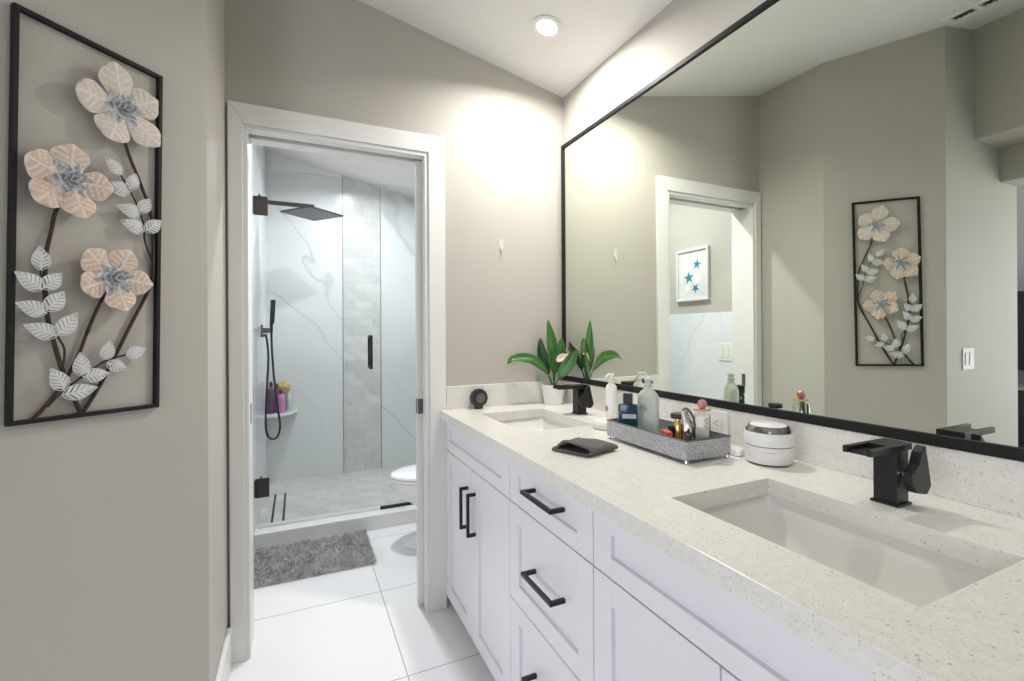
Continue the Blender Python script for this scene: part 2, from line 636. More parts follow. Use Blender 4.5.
# headers between bathroom and bedroom
h1 = MB()
h1.prism([(-1.262, 2.334), (-0.965, 2.334), (-0.965, ceil_z(-0.965)), (-1.262, ceil_z(-1.262))], 'y', BACKY, AY)
struct(h1, 'trim_1', 'paint', 'deep greige header over the bathroom entry', 'header')
h2 = MB()
h2.prism([(-1.472, 2.133), (-1.262, 2.133), (-1.262, ceil_z(-1.262)), (-1.472, ceil_z(-1.472))], 'y', BACKY, AY)
struct(h2, 'trim_2', 'paint', 'lower greige header over the bedroom opening', 'header')

# shower room walls
struct(wall_poly_x(MB(), L - 0.14, L, D + T, 4.60), 'wall_shower_left', 'paint', 'left wall of the shower room', 'wall')
sb = MB()
sb.prism([(L, 0), (W, 0), (W, ceil_z(W)), (L, ceil_z(L))], 'y', YB + 0.012, 4.60)
struct(sb, 'wall_shower_back', 'paint', 'back wall of the shower room behind the marble', 'wall')
GY = 3.20
BX0, BX1 = 0.366, 0.690
tl = MB()
tl.prism([(L + 0.01, 0.02), (BX0 - 0.004, 0.02), (BX0 - 0.004, ceil_z(BX0 - 0.004)), (L + 0.01, ceil_z(L + 0.01))], 'y', YB, YB + 0.012)
tl.prism([(BX1 + 0.004, 0.02), (W - 0.01, 0.02), (W - 0.01, ceil_z(W - 0.01)), (BX1 + 0.004, ceil_z(BX1 + 0.004))], 'y', YB, YB + 0.012)
struct(tl, 'wall_shower_marble_back', 'marble', 'white veined marble slabs on the shower back wall', 'wall tile')
bd = MB()
bd.prism([(BX0, 0.02), (BX1, 0.02), (BX1, ceil_z(BX1)), (BX0, ceil_z(BX0))], 'y', YB - 0.001, YB + 0.012)
struct(bd, 'wall_shower_band', 'marble_band', 'vertical band of small marble tiles in the shower back wall', 'wall tile')
for i, bx in enumerate((BX0 - 0.004, BX1)):
    e = MB()
    e.prism([(bx, 0.02), (bx + 0.004, 0.02), (bx + 0.004, ceil_z(bx + 0.004)), (bx, ceil_z(bx))], 'y', YB - 0.004, YB + 0.012)
    struct(e, 'trim_%d' % (3 + i), 'grey_metal', 'thin metal edge strip at the %s side of the marble tile band' % ('left', 'right')[i], 'edge strip')
sl = MB()
sl.prism([(L, 0.0), (L + 0.01, 0.0), (L + 0.01, ceil_z(L + 0.01)), (L, ceil_z(L))], 'y', 3.12, YB)
struct(sl, 'wall_shower_marble_left', 'marble', 'polished marble slabs on the left shower wall', 'wall tile')
sr = MB()
sr.prism([(W - 0.01, 0.0), (W, 0.0), (W, ceil_z(W)), (W - 0.01, ceil_z(W - 0.01))], 'y', 3.12, YB)
struct(sr, 'wall_shower_marble_right', 'marble', 'polished marble slabs on the right shower wall', 'wall tile')
struct(MB().box(L, L + 0.01, D + T, 3.12, 0.0, 1.40), 'trim_5', 'marble_wains', 'marble wainscot tile on the left wall of the toilet room', 'wainscot', bevel=0.002)
struct(MB().box(L + 0.01, W - 0.01, 3.27, YB, 0.0, 0.02), 'floor_shower', 'marble_floor', 'pale marble mosaic shower floor', 'floor')
struct(MB().box(L + 0.01, W - 0.01, 3.11, 3.27, 0.0, 0.092), 'trim_6', 'marble_curb', 'white marble shower curb under the glass', 'curb', bevel=0.004)

# baseboards
struct(MB().box(L, L + 0.015, YC - 0.01, D - 0.02, 0, 0.145), 'baseboard_left', 'trim', 'white baseboard beside the left door casing', 'baseboard', bevel=0.004)
ba = MB()
_o = Vector((1, -1, 0)).normalized() * 0.015
ba.loft([[a0, a1, a1 + _o, a0 + _o], [v + Vector((0, 0, 0.145)) for v in (a0, a1, a1 + _o, a0 + _o)]])
struct(ba, 'baseboard_angled', 'trim', 'white baseboard along the angled wall', 'baseboard', bevel=0.004)
struct(MB().box(AX, -1.472, AY - 0.015, AY, 0, 0.145), 'baseboard_entry', 'trim', 'white baseboard under the light switch', 'baseboard', bevel=0.004)

# doorway: casing, jamb with a pocket-door slot
dr = thing('door_1', 'white cased doorway into the shower room', 'doorway')
dr['kind'] = 'structure'
cs = MB()
CY0, CY1 = D - 0.02, D
CI, CO, CT = 0.078, 0.0, 2.165
OX0, OX1 = -0.243, 0.617
for y0, y1 in ((CY0, CY1), (D + T, D + T + 0.018)):
    cs.prism([(OX0, 0), (DX0, 0), (DX0, DZ), (OX0, CT)], 'y', y0, y1)
    cs.prism([(DX1, 0), (OX1, 0), (OX1, CT), (DX1, DZ)], 'y', y0, y1)
    cs.prism([(DX0, DZ), (DX1, DZ), (OX1, CT), (OX0, CT)], 'y', y0, y1)
cs.obj('casing', 'trim', dr, bevel=0.003)
jb = MB()
jb.box(DX0, DX0 + 0.016, D - 0.012, D + T + 0.012, 0, DZ - 0.016)
# right jamb and head are split jambs with a pocket-door slot between the strips
for y0, y1 in ((D - 0.012, D + 0.042), (D + 0.085, D + T + 0.012)):
    jb.box(DX1 - 0.016, DX1, y0, y1, 0, DZ - 0.016)
    jb.box(DX0, DX1, y0, y1, DZ - 0.016, DZ)
jb.obj('jamb', 'trim', dr, bevel=0.0015)
ps = MB()
ps.box(DX1 - 0.003, DX1, D + 0.042, D + 0.085, 0, DZ)
ps.box(DX0, DX1, D + 0.042, D + 0.085, DZ - 0.003, DZ)
ps.obj('slot_back', 'cavity', dr)
pdo = MB()
pdo.box(0.499, DX1 - 0.003, D + 0.047, D + 0.080, 0.012, DZ - 0.02)
pdo.obj('pocket_door_edge', 'trim', dr)
lt = MB()
lt.box(0.5005, 0.528, D + 0.0445, D + 0.047, 0.893, 0.962)
lt.box(0.4975, 0.499, D + 0.054, D + 0.073, 0.893, 0.962)
lt.box(0.507, 0.521, D + 0.0435, D + 0.0445, 0.905, 0.950)
o = lt.obj('latch', 'grey_metal', dr, bevel=0.001)
o['label'] = 'dark metal pocket door latch'
sk = MB()
sk.box(DX0 + 0.016, DX0 + 0.018, D + 0.05, D + 0.077, 0.905, 0.985)
sk.obj('strike_plate', 'grey_metal', dr, bevel=0.0008)

# added windows, unseen, as sources of fill daylight: bedroom wall and back wall
def window(name, x0, x1, y0, y1, z0, z1, label):
    root = thing(name, label, 'window')
    root['kind'] = 'structure'
    fr = MB()
    alongx = (x1 - x0) > (y1 - y0)
    t = 0.06
    if alongx:
        for a, b, c, d in ((x0, x1, z0, z0 + t), (x0, x1, z1 - t, z1), (x0, x0 + t, z0, z1), (x1 - t, x1, z0, z1)):
            fr.box(a, b, y0, y1, c, d)
    else:
        for a, b, c, d in ((y0, y1, z0, z0 + t), (y0, y1, z1 - t, z1), (y0, y0 + t, z0, z1), (y1 - t, y1, z0, z1)):
            fr.box(x0, x1, a, b, c, d)
    fr.obj('window_frame', 'trim', root)
    gp = MB()
    if alongx:
        gp.box(x0 + t, x1 - t, (y0 + y1) / 2 - .003, (y0 + y1) / 2 + .003, z0 + t, z1 - t)
    else:
        gp.box((x0 + x1) / 2 - .003, (x0 + x1) / 2 + .003, y0 + t, y1 - t, z0 + t, z1 - t)
    gp.obj('pane', 'window_glow', root)


window('added_window_1', BEDX, BEDX + 0.04, -1.05, 0.92, 0.40, 2.30, 'added unseen bedroom window for daylight fill')
window('added_window_2', -3.2, -1.5, BACKY, BACKY + 0.04, 0.75, 2.35, 'added unseen second bedroom window on the back wall for fill')


# recessed ceiling lights
def can_light(x, y, label, power, lens='can', spread=160, color=(1.0, 0.96, 0.91)):
    z = ceil_z(x)
    t = thing('recessed_light', label, 'ceiling light', (x, y, z), 0, 'recessed ceiling lights')
    t.rotation_euler = (0, math.atan(0.2086), 0)
    MB().lathe([(0.066, -0.003), (0.060, -0.006), (0.044, -0.003), (0.044, 0.0), (0.066, 0.0)], 40).obj('trim_ring', 'white_plastic', t, smooth='auto')
    MB().lathe([(0.043, 0.0), (0.043, -0.003), (0.03, -0.0045), (0.0005, -0.005)], 40).obj('lens', lens, t, smooth='auto')
    l = bpy.data.lights.new('recessed_lamp', 'AREA')
    l.shape = 'DISK'
    l.size = 0.09
    l.spread = math.radians(spread)
    l.energy = power
    l.color = color
    lo = bpy.data.objects.new('recessed_lamp', l)
    COL.objects.link(lo)
    lo.location = (x, y, z - 0.018)
    return t


can_light(0.957, 1.722, 'glowing round recessed light in the ceiling near the end wall', CAN_POWER)
can_light(0.957, 0.55, 'recessed light in the ceiling above the nearer sink', CAN_POWER * 0.22)
can_light(-0.30, -0.50, 'recessed light in the ceiling behind the camera', CAN_POWER * 0.1)
can_light(0.45, 2.70, 'added unseen recessed light in the ceiling above the toilet', SHOWER_CAN_POWER * 1.5, color=(0.96, 0.98, 1.0))  # unseen can added to brighten the toilet room with cool light
can_light(0.45, 3.80, 'added unseen recessed light in the ceiling above the shower', SHOWER_CAN_POWER, color=(0.93, 0.96, 1.0))  # likewise added, out of view, to light the shower

# ceiling return grille seen in the mirror and exhaust grille
vt = thing('ceiling_vent', 'white air grille with dark slots on the ceiling, seen in the mirror', 'vent', (-0.567, 1.0775, ceil_z(-0.567)))
vt.rotation_euler = (0, math.atan(0.2086), 0)
v = MB()
v.box(-0.085, -0.038, -0.178, 0.178, -0.012, 0.0)
v.box(0.038, 0.085, -0.178, 0.178, -0.012, 0.0)
for c, d in ((-0.178, -0.1525), (-0.0675, -0.0425), (0.0425, 0.0675), (0.1525, 0.178)):
    v.box(-0.038, 0.038, c, d, -0.012, 0.0)
v.obj('grille_frame', 'ceiling', vt, bevel=0.002)
MB().box(-0.038, 0.038, -0.1525, 0.1525, -0.003, 0.0).obj('duct_opening', 'slot', vt)
for i in range(3):
    for k in range(3):
        MB().box(-0.038, 0.038, -0.130 + i * 0.11 + k * 0.0205, -0.1285 + i * 0.11 + k * 0.0205, -0.010, -0.003).obj('louver', 'grey_metal', vt)
ef = thing('exhaust_fan', 'square white exhaust fan grille on the ceiling, cut by the top of the mirror view', 'fan grille', (0.26, 1.05, ceil_z(0.26)))
ef.rotation_euler = (0, math.atan(0.2086), 0)
MB().box(-0.16, 0.16, -0.15, 0.15, -0.012, 0.0).obj('grille_frame', 'ceiling', ef, bevel=0.004)
s = MB()
for i in range(7):
    s.box(-0.11, 0.11, -0.105 + i * 0.032, -0.09 + i * 0.032, -0.016, -0.012)
s.obj('louvers', 'trim', ef)

# ------------------------------------------------------------------ vanity
Z0, Z1 = 0.060, CZ - 0.040     # cabinet bottom / top
GAP = 0.0035


def shaker(mb, y0, y1, z0, z1, rail=0.058, depth=0.020, rec=0.010, stile=0.066):
    x0, x1 = FX, FX + depth
    mb.box(x0 + rec, x1, y0, y1, z0, z1)
    mb.box(x0, x0 + rec + 0.001, y0, y0 + stile, z0, z1)
    mb.box(x0, x0 + rec + 0.001, y1 - stile, y1, z0, z1)
    mb.box(x0, x0 + rec + 0.001, y0 + stile, y1 - stile, z0, z0 + rail)
    mb.box(x0, x0 + rec + 0.001, y0 + stile, y1 - stile, z1 - rail, z1)
    return mb


def pull(parent, y0, y1, z0, z1):
    t = 0.0055
    mb = MB()
    xb = FX - 0.036
    if abs(y1 - y0) > abs(z1 - z0):
        zc = (z0 + z1) / 2
        mb.box(xb, xb + 0.011, y0, y1, zc - t, zc + t)
        for yy in (y0, y1 - 0.012):
            mb.box(xb + 0.011, FX + 0.010, yy, yy + 0.012, zc - t, zc + t)
    else:
        yc = (y0 + y1) / 2
        mb.box(xb, xb + 0.011, yc - t, yc + t, z0, z1)
        for zz in (z0, z1 - 0.012):
            mb.box(xb + 0.011, FX + 0.010, yc - t, yc + t, zz, zz + 0.012)
    return mb.obj('handle', 'black', parent, bevel=0.0012)


def carcass(root, y0, y1, hole=None):
    mb = MB()
    t = 0.016
    xb = W - 0.005
    mb.box(FX + 0.021, xb, y0, y0 + t, Z0, Z1)
    mb.box(FX + 0.021, xb, y1 - t, y1, Z0, Z1)
    mb.box(FX + 0.021, xb, y0 + t, y1 - t, Z0, Z0 + t)
    mb.box(xb - 0.008, xb, y0 + t, y1 - t, Z0 + t, Z1)
    mb.box(FX + 0.021, FX + 0.04, y0 + t, y1 - t, Z1 - 0.02, Z1)
    mb.obj('body', 'cabinet', root)
    k = MB()
    k.box(FX + 0.075, FX + 0.09, y0, y1, 0, Z0)
    k.obj('toe_kick', 'cabinet', root)


def sink_cabinet(y0, y1, label):
    root = thing('sink_cabinet', label, 'cabinet', (0, 0, 0), 0, 'vanity cabinets')
    carcass(root, y0, y1)
    ym = (y0 + y1) / 2
    shaker(MB(), y0 + GAP / 2, y1 - GAP / 2, 0.732, Z1 - 0.001, 0.045).obj('false_front', 'cabinet', root, bevel=0.0012)
    for a, b, hy in ((y0 + GAP / 2, ym - GAP / 2, ym - 0.042), (ym + GAP / 2, y1 - GAP / 2, ym + 0.042)):
        d = shaker(MB(), a, b, Z0 + 0.001, 0.732 - GAP).obj('door', 'cabinet', root, bevel=0.0012)
        pull(d, hy - 0.006, hy + 0.006, 0.486, 0.652)
    return root


sink_cabinet(1.372, 2.098, 'white shaker sink cabinet with two doors against the end wall')
dc = thing('drawer_cabinet', 'white shaker cabinet with three drawers between the two sink cabinets', 'cabinet', (0, 0, 0), 0, 'vanity cabinets')
DY0, DY1 = 0.902, 1.372
carcass(dc, DY0, DY1)
for z0, z1, hz in ((0.732, Z1 - 0.001, 0.808), (0.424, 0.732 - GAP, 0.572), (Z0 + 0.001, 0.424 - GAP, 0.268)):
    d = shaker(MB(), DY0 + GAP / 2, DY1 - GAP / 2, z0, z1, 0.045 if z1 > 0.8 else 0.058).obj('drawer', 'cabinet', dc, bevel=0.0012)
    pull(d, 1.042, 1.217, hz - 0.006, hz + 0.006)
sink_cabinet(0.188, 0.902, 'white shaker sink cabinet with two doors, nearest the camera')

# countertop with two cut-outs
S2 = (0.724, 1.032, 0.328, 0.770)
S1 = (0.728, 1.032, 1.495, 1.925)
mb = MB()
bm = mb.bm
xs = [CX, S2[0], S2[1], 1.24]
xs = [CX, 0.726, 1.032, W - 0.002]
ys = [0.10, S2[2], S2[3], S1[2], S1[3], D - 0.002]
zt, zb = CZ, CZ - 0.040


def hole(i, j):
    return i == 1 and j in (1, 3)


grid = {}
for lev, z in (('t', zt), ('b', zb)):
    for i, x in enumerate(xs):
        for j, y in enumerate(ys):
            grid[lev, i, j] = bm.verts.new((x, y, z))
for i in range(3):
    for j in range(5):
        if hole(i, j):
            continue
        for lev in 'tb':
            bm.faces.new([grid[lev, i, j], grid[lev, i + 1, j], grid[lev, i + 1, j + 1], grid[lev, i, j + 1]])


def solid(i, j):
    return 0 <= i < 3 and 0 <= j < 5 and not hole(i, j)


for i in range(4):
    for j in range(5):
        if solid(i - 1, j) != solid(i, j):
            bm.faces.new([grid['t', i, j], grid['t', i, j + 1], grid['b', i, j + 1], grid['b', i, j]])
for j in range(6):
    for i in range(3):
        if solid(i, j - 1) != solid(i, j):
            bm.faces.new([grid['t', i, j], grid['t', i + 1, j], grid['b', i + 1, j], grid['b', i, j]])
tag(mb.obj('vanity_countertop', 'quartz', None, bevel=0.0015), 'long white speckled quartz vanity countertop with two sink cut-outs', 'countertop')
BSZ = 1.019
bs_ = MB().box(1.240, W - 0.001, 0.10, D - 0.002, CZ, BSZ).obj('backsplash', 'quartz', None, bevel=0.0015)
tag(bs_, 'long low speckled quartz backsplash under the mirror', 'backsplash')
bs2 = MB().box(OX1 + 0.001, 1.240, D - 0.020, D - 0.001, CZ, BSZ).obj('backsplash', 'quartz', None, bevel=0.0015)
tag(bs2, 'short quartz backsplash on the end wall behind the round speaker', 'backsplash')


def basin(y0, y1, label):
    x0, x1 = 0.726, 1.032
    cx, cy = (x0 + x1) / 2, (y0 + y1) / 2
    hx, hy = (x1 - x0) / 2, (y1 - y0) / 2
    root = thing('sink_basin', label, 'sink', (cx, cy, CZ - 0.040), 0, 'undermount sinks')
    prof = [(0.028, 0.028, 0, 0.012), (0.006, 0.006, 0, 0.02), (0.004, 0.004, -0.012, 0.025), (-0.008, -0.030, -0.05, 0.03),
            (-0.020, -0.085, -0.095, 0.04), (-0.045, -0.130, -0.122, 0.05), (-0.09, -0.165, -0.132, 0.05), (-0.125, -0.19, -0.135, 0.02)]
    rings = [rrect(0, 0, hx + ax, hy + ay, r, z) for ax, ay, z, r in prof]
    out = [rrect(0, 0, hx + ax + 0.008, hy + ay + 0.008, r + 0.006, z - 0.009) for ax, ay, z, r in prof[1:]]
    m_ = MB()
    m_.loft(list(reversed(out)) + [rrect(0, 0, hx + 0.028, hy + 0.028, 0.012, -0.009)] + rings, True, True)
    m_.obj('bowl', 'ceramic', root, smooth='auto')
    MB().lathe([(0.0005, -0.1345), (0.021, -0.1345), (0.021, -0.131), (0.015, -0.1295), (0.0005, -0.1290)], 28).obj('drain', 'black', root, smooth='auto')
    return root


basin(S2[2], S2[3], 'white undermount rectangular sink nearest the camera')
basin(S1[2], S1[3], 'white undermount rectangular sink by the end wall')


def faucet(loc, label):
    root = thing('waterfall_faucet', label, 'faucet', loc, 0, 'black waterfall faucets')
    MB().box(-0.0255, 0.0255, -0.0255, 0.0255, 0, 0.005).obj('base_plate', 'black', root, bevel=0.001)
    b = MB()
    b.box(-0.0215, 0.0215, -0.0215, 0.0215, 0.005, 0.113)
    b.obj('body', 'black', root, bevel=0.0015)
    sp = MB()
    zt, zb = 0.126, 0.112
    # plate with an open waterfall channel cut into its front
    sp.box(-0.050, 0.026, -0.026, 0.026, zb, zt)
    sp.box(-0.118, -0.050, -0.026, -0.017, zb, zt)
    sp.box(-0.118, -0.050, 0.017, 0.026, zb, zt)
    sp.box(-0.114, -0.050, -0.017, 0.017, zb, zb + 0.004)
    sp.obj('spout', 'black', root, bevel=0.0015)
    hub = MB()
    hub.lathe([(0.0005, 0), (0.011, 0), (0.0125, 0.005), (0.0125, 0.010), (0.010, 0.015), (0.0005, 0.016)], 24, mat=Matrix.Translation((0.0, -0.021, 0.066)) @ Matrix.Rotation(PI / 2, 4, 'X'))
    h = hub.obj('hub', 'chrome', root, smooth='auto')
    h['label'] = 'chrome hub'
    lv = MB()
    lv.prism([(-0.026, 0.078), (-0.008, 0.090), (0.004, 0.114), (0.020, 0.126), (0.040, 0.044), (0.024, 0.028), (-0.014, 0.036), (-0.030, 0.056)], 'y', -0.052, -0.034)
    lv.obj('lever', 'black', root, bevel=0.002)
    return root


fa = faucet((1.114, 0.553, CZ), 'matte black waterfall faucet at the nearer sink')
dup(fa, (1.112, 1.728, CZ), 'matte black waterfall faucet at the sink by the end wall')

# mirror
MY0, MY1 = 0.10, 2.088
MZ0, MZ1 = BSZ + 0.001, 2.228
mr = thing('wall_mirror', 'very long rectangular wall mirror in a thin black frame above the countertop', 'mirror')
MB().box(1.246, W - 0.001, MY0 + 0.01, MY1 - 0.01, MZ0 + 0.01, MZ1 - 0.01).obj('mirror_glass', 'mirror', mr)
f_ = MB()
fx0, fx1, ft = 1.238, W - 0.001, 0.017
f_.box(fx0, fx1, MY0, MY1, MZ0, MZ0 + 0.024)
f_.box(fx0, fx1, MY0, MY1, MZ1 - ft, MZ1)
f_.box(fx0, fx1, MY1 - ft, MY1, MZ0 + 0.024, MZ1 - ft)
f_.box(fx0, fx1, MY0, MY0 + ft, MZ0 + 0.024, MZ1 - ft)
f_.obj('frame', 'black_frame', mr, bevel=0.0015)

# outlet on the backsplash
ol = thing('power_outlet', 'white double power outlet set sideways in the backsplash behind the tray', 'outlet', (1.240, 1.120, 0.970))
MB().box(-0.005, 0, -0.058, 0.058, -0.040, 0.040).obj('cover_plate', 'white_plastic', ol, bevel=0.002)
MB().box(-0.008, -0.005, -0.036, 0.036, -0.017, 0.017).obj('receptacle', 'white_plastic', ol, bevel=0.001)
for yc in (-0.020, 0.020):
    q = MB()
    for dz in (-0.006, 0.006):
        q.box(-0.0088, -0.008, yc - 0.004, yc + 0.004, dz - 0.001, dz + 0.001)
    q.lathe([(0.0005, 0), (0.0022, 0), (0.0022, 0.0008), (0.0005, 0.0008)], 10, mat=Matrix.Translation((-0.008, yc + 0.009, 0)) @ Matrix.Rotation(-PI / 2, 4, 'Y'))
    q.obj('socket', 'slot', ol)

# ------------------------------------------------------------------ wall art (local: x along the wall, -y out of the wall, z up)
art = thing('wall_art', 'metal flower wall art in a tall thin black frame on the angled wall', 'wall art', (-0.4665, 1.4755, 1.0705), PI / 4)
art.rotation_euler = (0, math.radians(0.89), PI / 4)
AW, AH = 0.1535, 0.917
f_ = MB()
ft = 0.0098
f_.box(-AW, AW, -0.015, 0.0, 0, ft)
f_.box(-AW, AW, -0.015, 0.0, AH - ft, AH)
f_.box(-AW, -AW + ft, -0.015, 0.0, ft, AH - ft)
f_.box(AW - ft, AW, -0.015, 0.0, ft, AH - ft)
f_.obj('frame', 'black_frame', art, bevel=0.001)


def art_stem(pts, r, depth=0.010):
    pp = spline([(x, -depth, z) for x, z in pts], 5)
    n = len(pp)
    MB().tube(pp, [r * (0.9 + 0.25 * i / n) for i in range(n)], 8).obj('stem', 'stem', art, smooth=True)


art_stem([(0.06, 0.7835), (0.0656, 0.6946), (0.1053, 0.5942), (0.1305, 0.5196), (0.1360, 0.3927), (0.1279, 0.3285), (0.0801, 0.2188), (0.0364, 0.1171), (0.0048, 0.0526), (-0.0212, 0.006)], 0.0042)
art_stem([(0.0527, 0.6114), (0.0891, 0.5489), (0.1083, 0.4952), (0.1133, 0.4483), (0.1320, 0.3976)], 0.0022, 0.013)
art_stem([(-0.0483, 0.5628), (-0.074, 0.4874), (-0.0825, 0.4373), (-0.0921, 0.3731), (-0.0916, 0.2941), (-0.0871, 0.2372), (-0.0779, 0.1913), (-0.0613, 0.1226), (-0.045, 0.0738), (-0.0212, 0.006)], 0.0046)
art_stem([(-0.1029, 0.3419), (-0.098, 0.3), (-0.0930, 0.2481), (-0.0709, 0.1944), (-0.0577, 0.1636), (-0.0600, 0.1216)], 0.0022, 0.014)
art_stem([(0.0442, 0.3432), (0.0195, 0.2918), (-0.0117, 0.2043), (-0.0265, 0.1561), (-0.0551, 0.0867), (-0.091, 0.0331), (-0.1118, 0.006)], 0.0040)
art_stem([(-0.0868, 0.0332), (-0.0562, 0.0686), (-0.0213, 0.0982), (0.0248, 0.1329), (0.0713, 0.1466)], 0.0022, 0.014)


def art_leaf(base, tip):
    bx, bz = base
    dx, dz = tip[0] - bx, tip[1] - bz
    ln = math.hypot(dx, dz)
    ux, uz = dx / ln, dz / ln
    w = min(0.31 * ln, 0.0180)
    mb = MB()

    def P(t, s, h):      # t along 0..1, s sideways in metres, h out of the wall
        x = bx + ux * ln * t - uz * s
        z = bz + uz * ln * t + ux * s
        return Vector((x, -(0.017 + h), z))

    def half(t):
        return w * (math.sin(PI * min(1, t) ** 0.72) ** 1.0 if 0 < t < 1 else 0.0)
    # midrib
    mb.tube([P(t, 0, 0.003 + 0.012 * math.sin(PI * t) * 0.5) for t in [i / 8 for i in range(9)]], [0.0018 - 0.0011 * i / 8 for i in range(9)], 6)
    nv = 6
    for sgn in (-1, 1):
        for i in range(nv):
            t0 = 0.06 + 0.80 * i / nv
            pitch = 0.80 / nv
            ring_pairs = []
            for k in range(6):
                u = k / 5
                ta = t0 + 0.20 * u
                a, b = ta, ta + pitch * (0.80 - 0.12 * u)
                sa = half(min(0.99, t0 + 0.20)) * u
                sb_ = half(min(0.99, t0 + pitch + 0.18)) * u
                hh = 0.003 + 0.006 * math.sin(PI * min(1, ta)) - 0.003 * u * u
                ring_pairs.append((P(min(a, 0.97), sgn * sa, hh), P(min(b, 0.985), sgn * sb_, hh)))
            rings = []
            for a, b in ring_pairs:
                th = Vector((0, -0.0012, 0))
                rings.append([a, b, b + th, a + th])
            mb.loft(rings)
        # scalloped rim
        rim = [P(t, sgn * half(t), 0.0035 + 0.004 * math.sin(PI * t)) for t in [0.02 + 0.96 * i / 14 for i in range(15)]]
        mb.tube(rim, 0.0009, 5)
    o = mb.obj('leaf', 'leafwhite', art)
    return o


LEAVES = [((0.0507, 0.6074), (0.0148, 0.6408)), ((0.0718, 0.5697), (0.0116, 0.5717)), ((0.0695, 0.5766), (0.0851, 0.6219)), ((0.0959, 0.5161), (0.0406, 0.5272)), ((0.093, 0.523), (0.1199, 0.5654)), ((0.1065, 0.4752), (0.0497, 0.4913)), ((0.1086, 0.4762), (0.1483, 0.5129)), ((-0.105, 0.3419), (-0.1073, 0.3959)), ((-0.1022, 0.2979), (-0.1487, 0.3332)), ((-0.1022, 0.2999), (-0.0675, 0.3405)), ((-0.0936, 0.2461), (-0.147, 0.2663)), ((-0.0951, 0.2511), (-0.0626, 0.2986)), ((-0.0744, 0.1944), (-0.1335, 0.2195)), ((-0.0745, 0.1964), (-0.0364, 0.251)), ((-0.0598, 0.0686), (-0.0846, 0.1212)), ((-0.0645, 0.0575), (0.006, 0.0696)), ((-0.0277, 0.1001), (-0.0307, 0.156)), ((-0.0248, 0.0971), (0.0295, 0.103)), ((0.0198, 0.1358), (0.0304, 0.184)), ((0.0242, 0.1269), (0.069, 0.1106)), ((0.067, 0.1456), (0.1142, 0.1623))]
for b_, t_ in LEAVES:
    art_leaf(b_, t_)


def set_attr(o, name, vals):
    at = o.data.attributes.new(name, 'FLOAT', 'POINT')
    at.data.foreach_set('value', vals)


def petal_grid(cx, cz, ang_, r0, R, hw, h0, cup, nu=22, nv=22, vein=0.0022, pw=0.55):
    verts, faces, ridge = [], [], []
    ca, sa = math.cos(ang_), math.sin(ang_)
    rid = [(0.0, 0.0), (0.10, 0.55), (0.30, 0.62), (0.50, 0.62), (0.66, 0.55)]
    for i in range(nu + 1):
        t = math.sin(PI / 2 * i / nu)
        tq = 0.06 + 0.94 * t
        wdt = hw * (min(1.0, 0.30 + 1.15 * tq) if tq < 0.60 else 1.0) * (1.0 if tq < 0.60 else math.sqrt(max(0.0, 1 - ((tq - 0.60) / 0.40) ** 2.3))) if pw < 0.6 else hw * (math.sin(PI * tq ** 0.95) ** pw if t < 1 else 0.0)
        wdt = max(wdt, hw * 0.02)
        for j in range(nv + 1):
            s_ = -1 + 2 * j / nv
            rr = r0 + (R - r0) * t - 0.004 * s_ * s_ * t
            y = wdt * s_
            # veins: midrib plus curved side veins
            yv = abs(s_) * hw
            d = math.exp(-(y / 0.0022) ** 2)
            for tb, sl_ in rid[1:]:
                tt = tb + 0.34 * abs(s_) ** 1.2 * 0.75
                d = max(d, math.exp(-((t - tt) * (R - r0) / 0.0020) ** 2) * min(1, abs(s_) * 5) * (1 if abs(s_) < 0.86 else 0))
            edge = math.exp(-((1 - abs(s_)) * hw / 0.0035) ** 2) + math.exp(-((1 - t) * (R - r0) / 0.004) ** 2)
            d = min(1, max(d, edge * 0.8))
            h = h0 + cup * (t - 0.35) * abs(t - 0.35) * 2 - 0.010 * s_ * s_ * (1 - 0.4 * t) + vein * d - 0.006 * max(0, t - 0.82) * 5
            verts.append((cx + ca * rr - sa * y, -h, cz + sa * rr + ca * y))
            ridge.append(d)
    for i in range(nu):
        for j in range(nv):
            a = i * (nv + 1) + j
            faces.append((a, a + 1, a + nv + 2, a + nv + 1))
    return verts, faces, ridge


def mesh_obj(name, verts, faces, mat, parent=None, thick=0.0, smooth=True):
    me = bpy.data.meshes.new(name)
    me.from_pydata([tuple(v) for v in verts], [], faces)
    me.update()
    o = bpy.data.objects.new(name, me)
    COL.objects.link(o)
    me.materials.append(M[mat])
    if parent is not None:
        o.parent = parent
    if smooth:
        for p in me.polygons:
            p.use_smooth = True
    if thick:
        s_ = o.modifiers.new('thick', 'SOLIDIFY')
        s_.thickness = thick
        s_.offset = 0
    return o


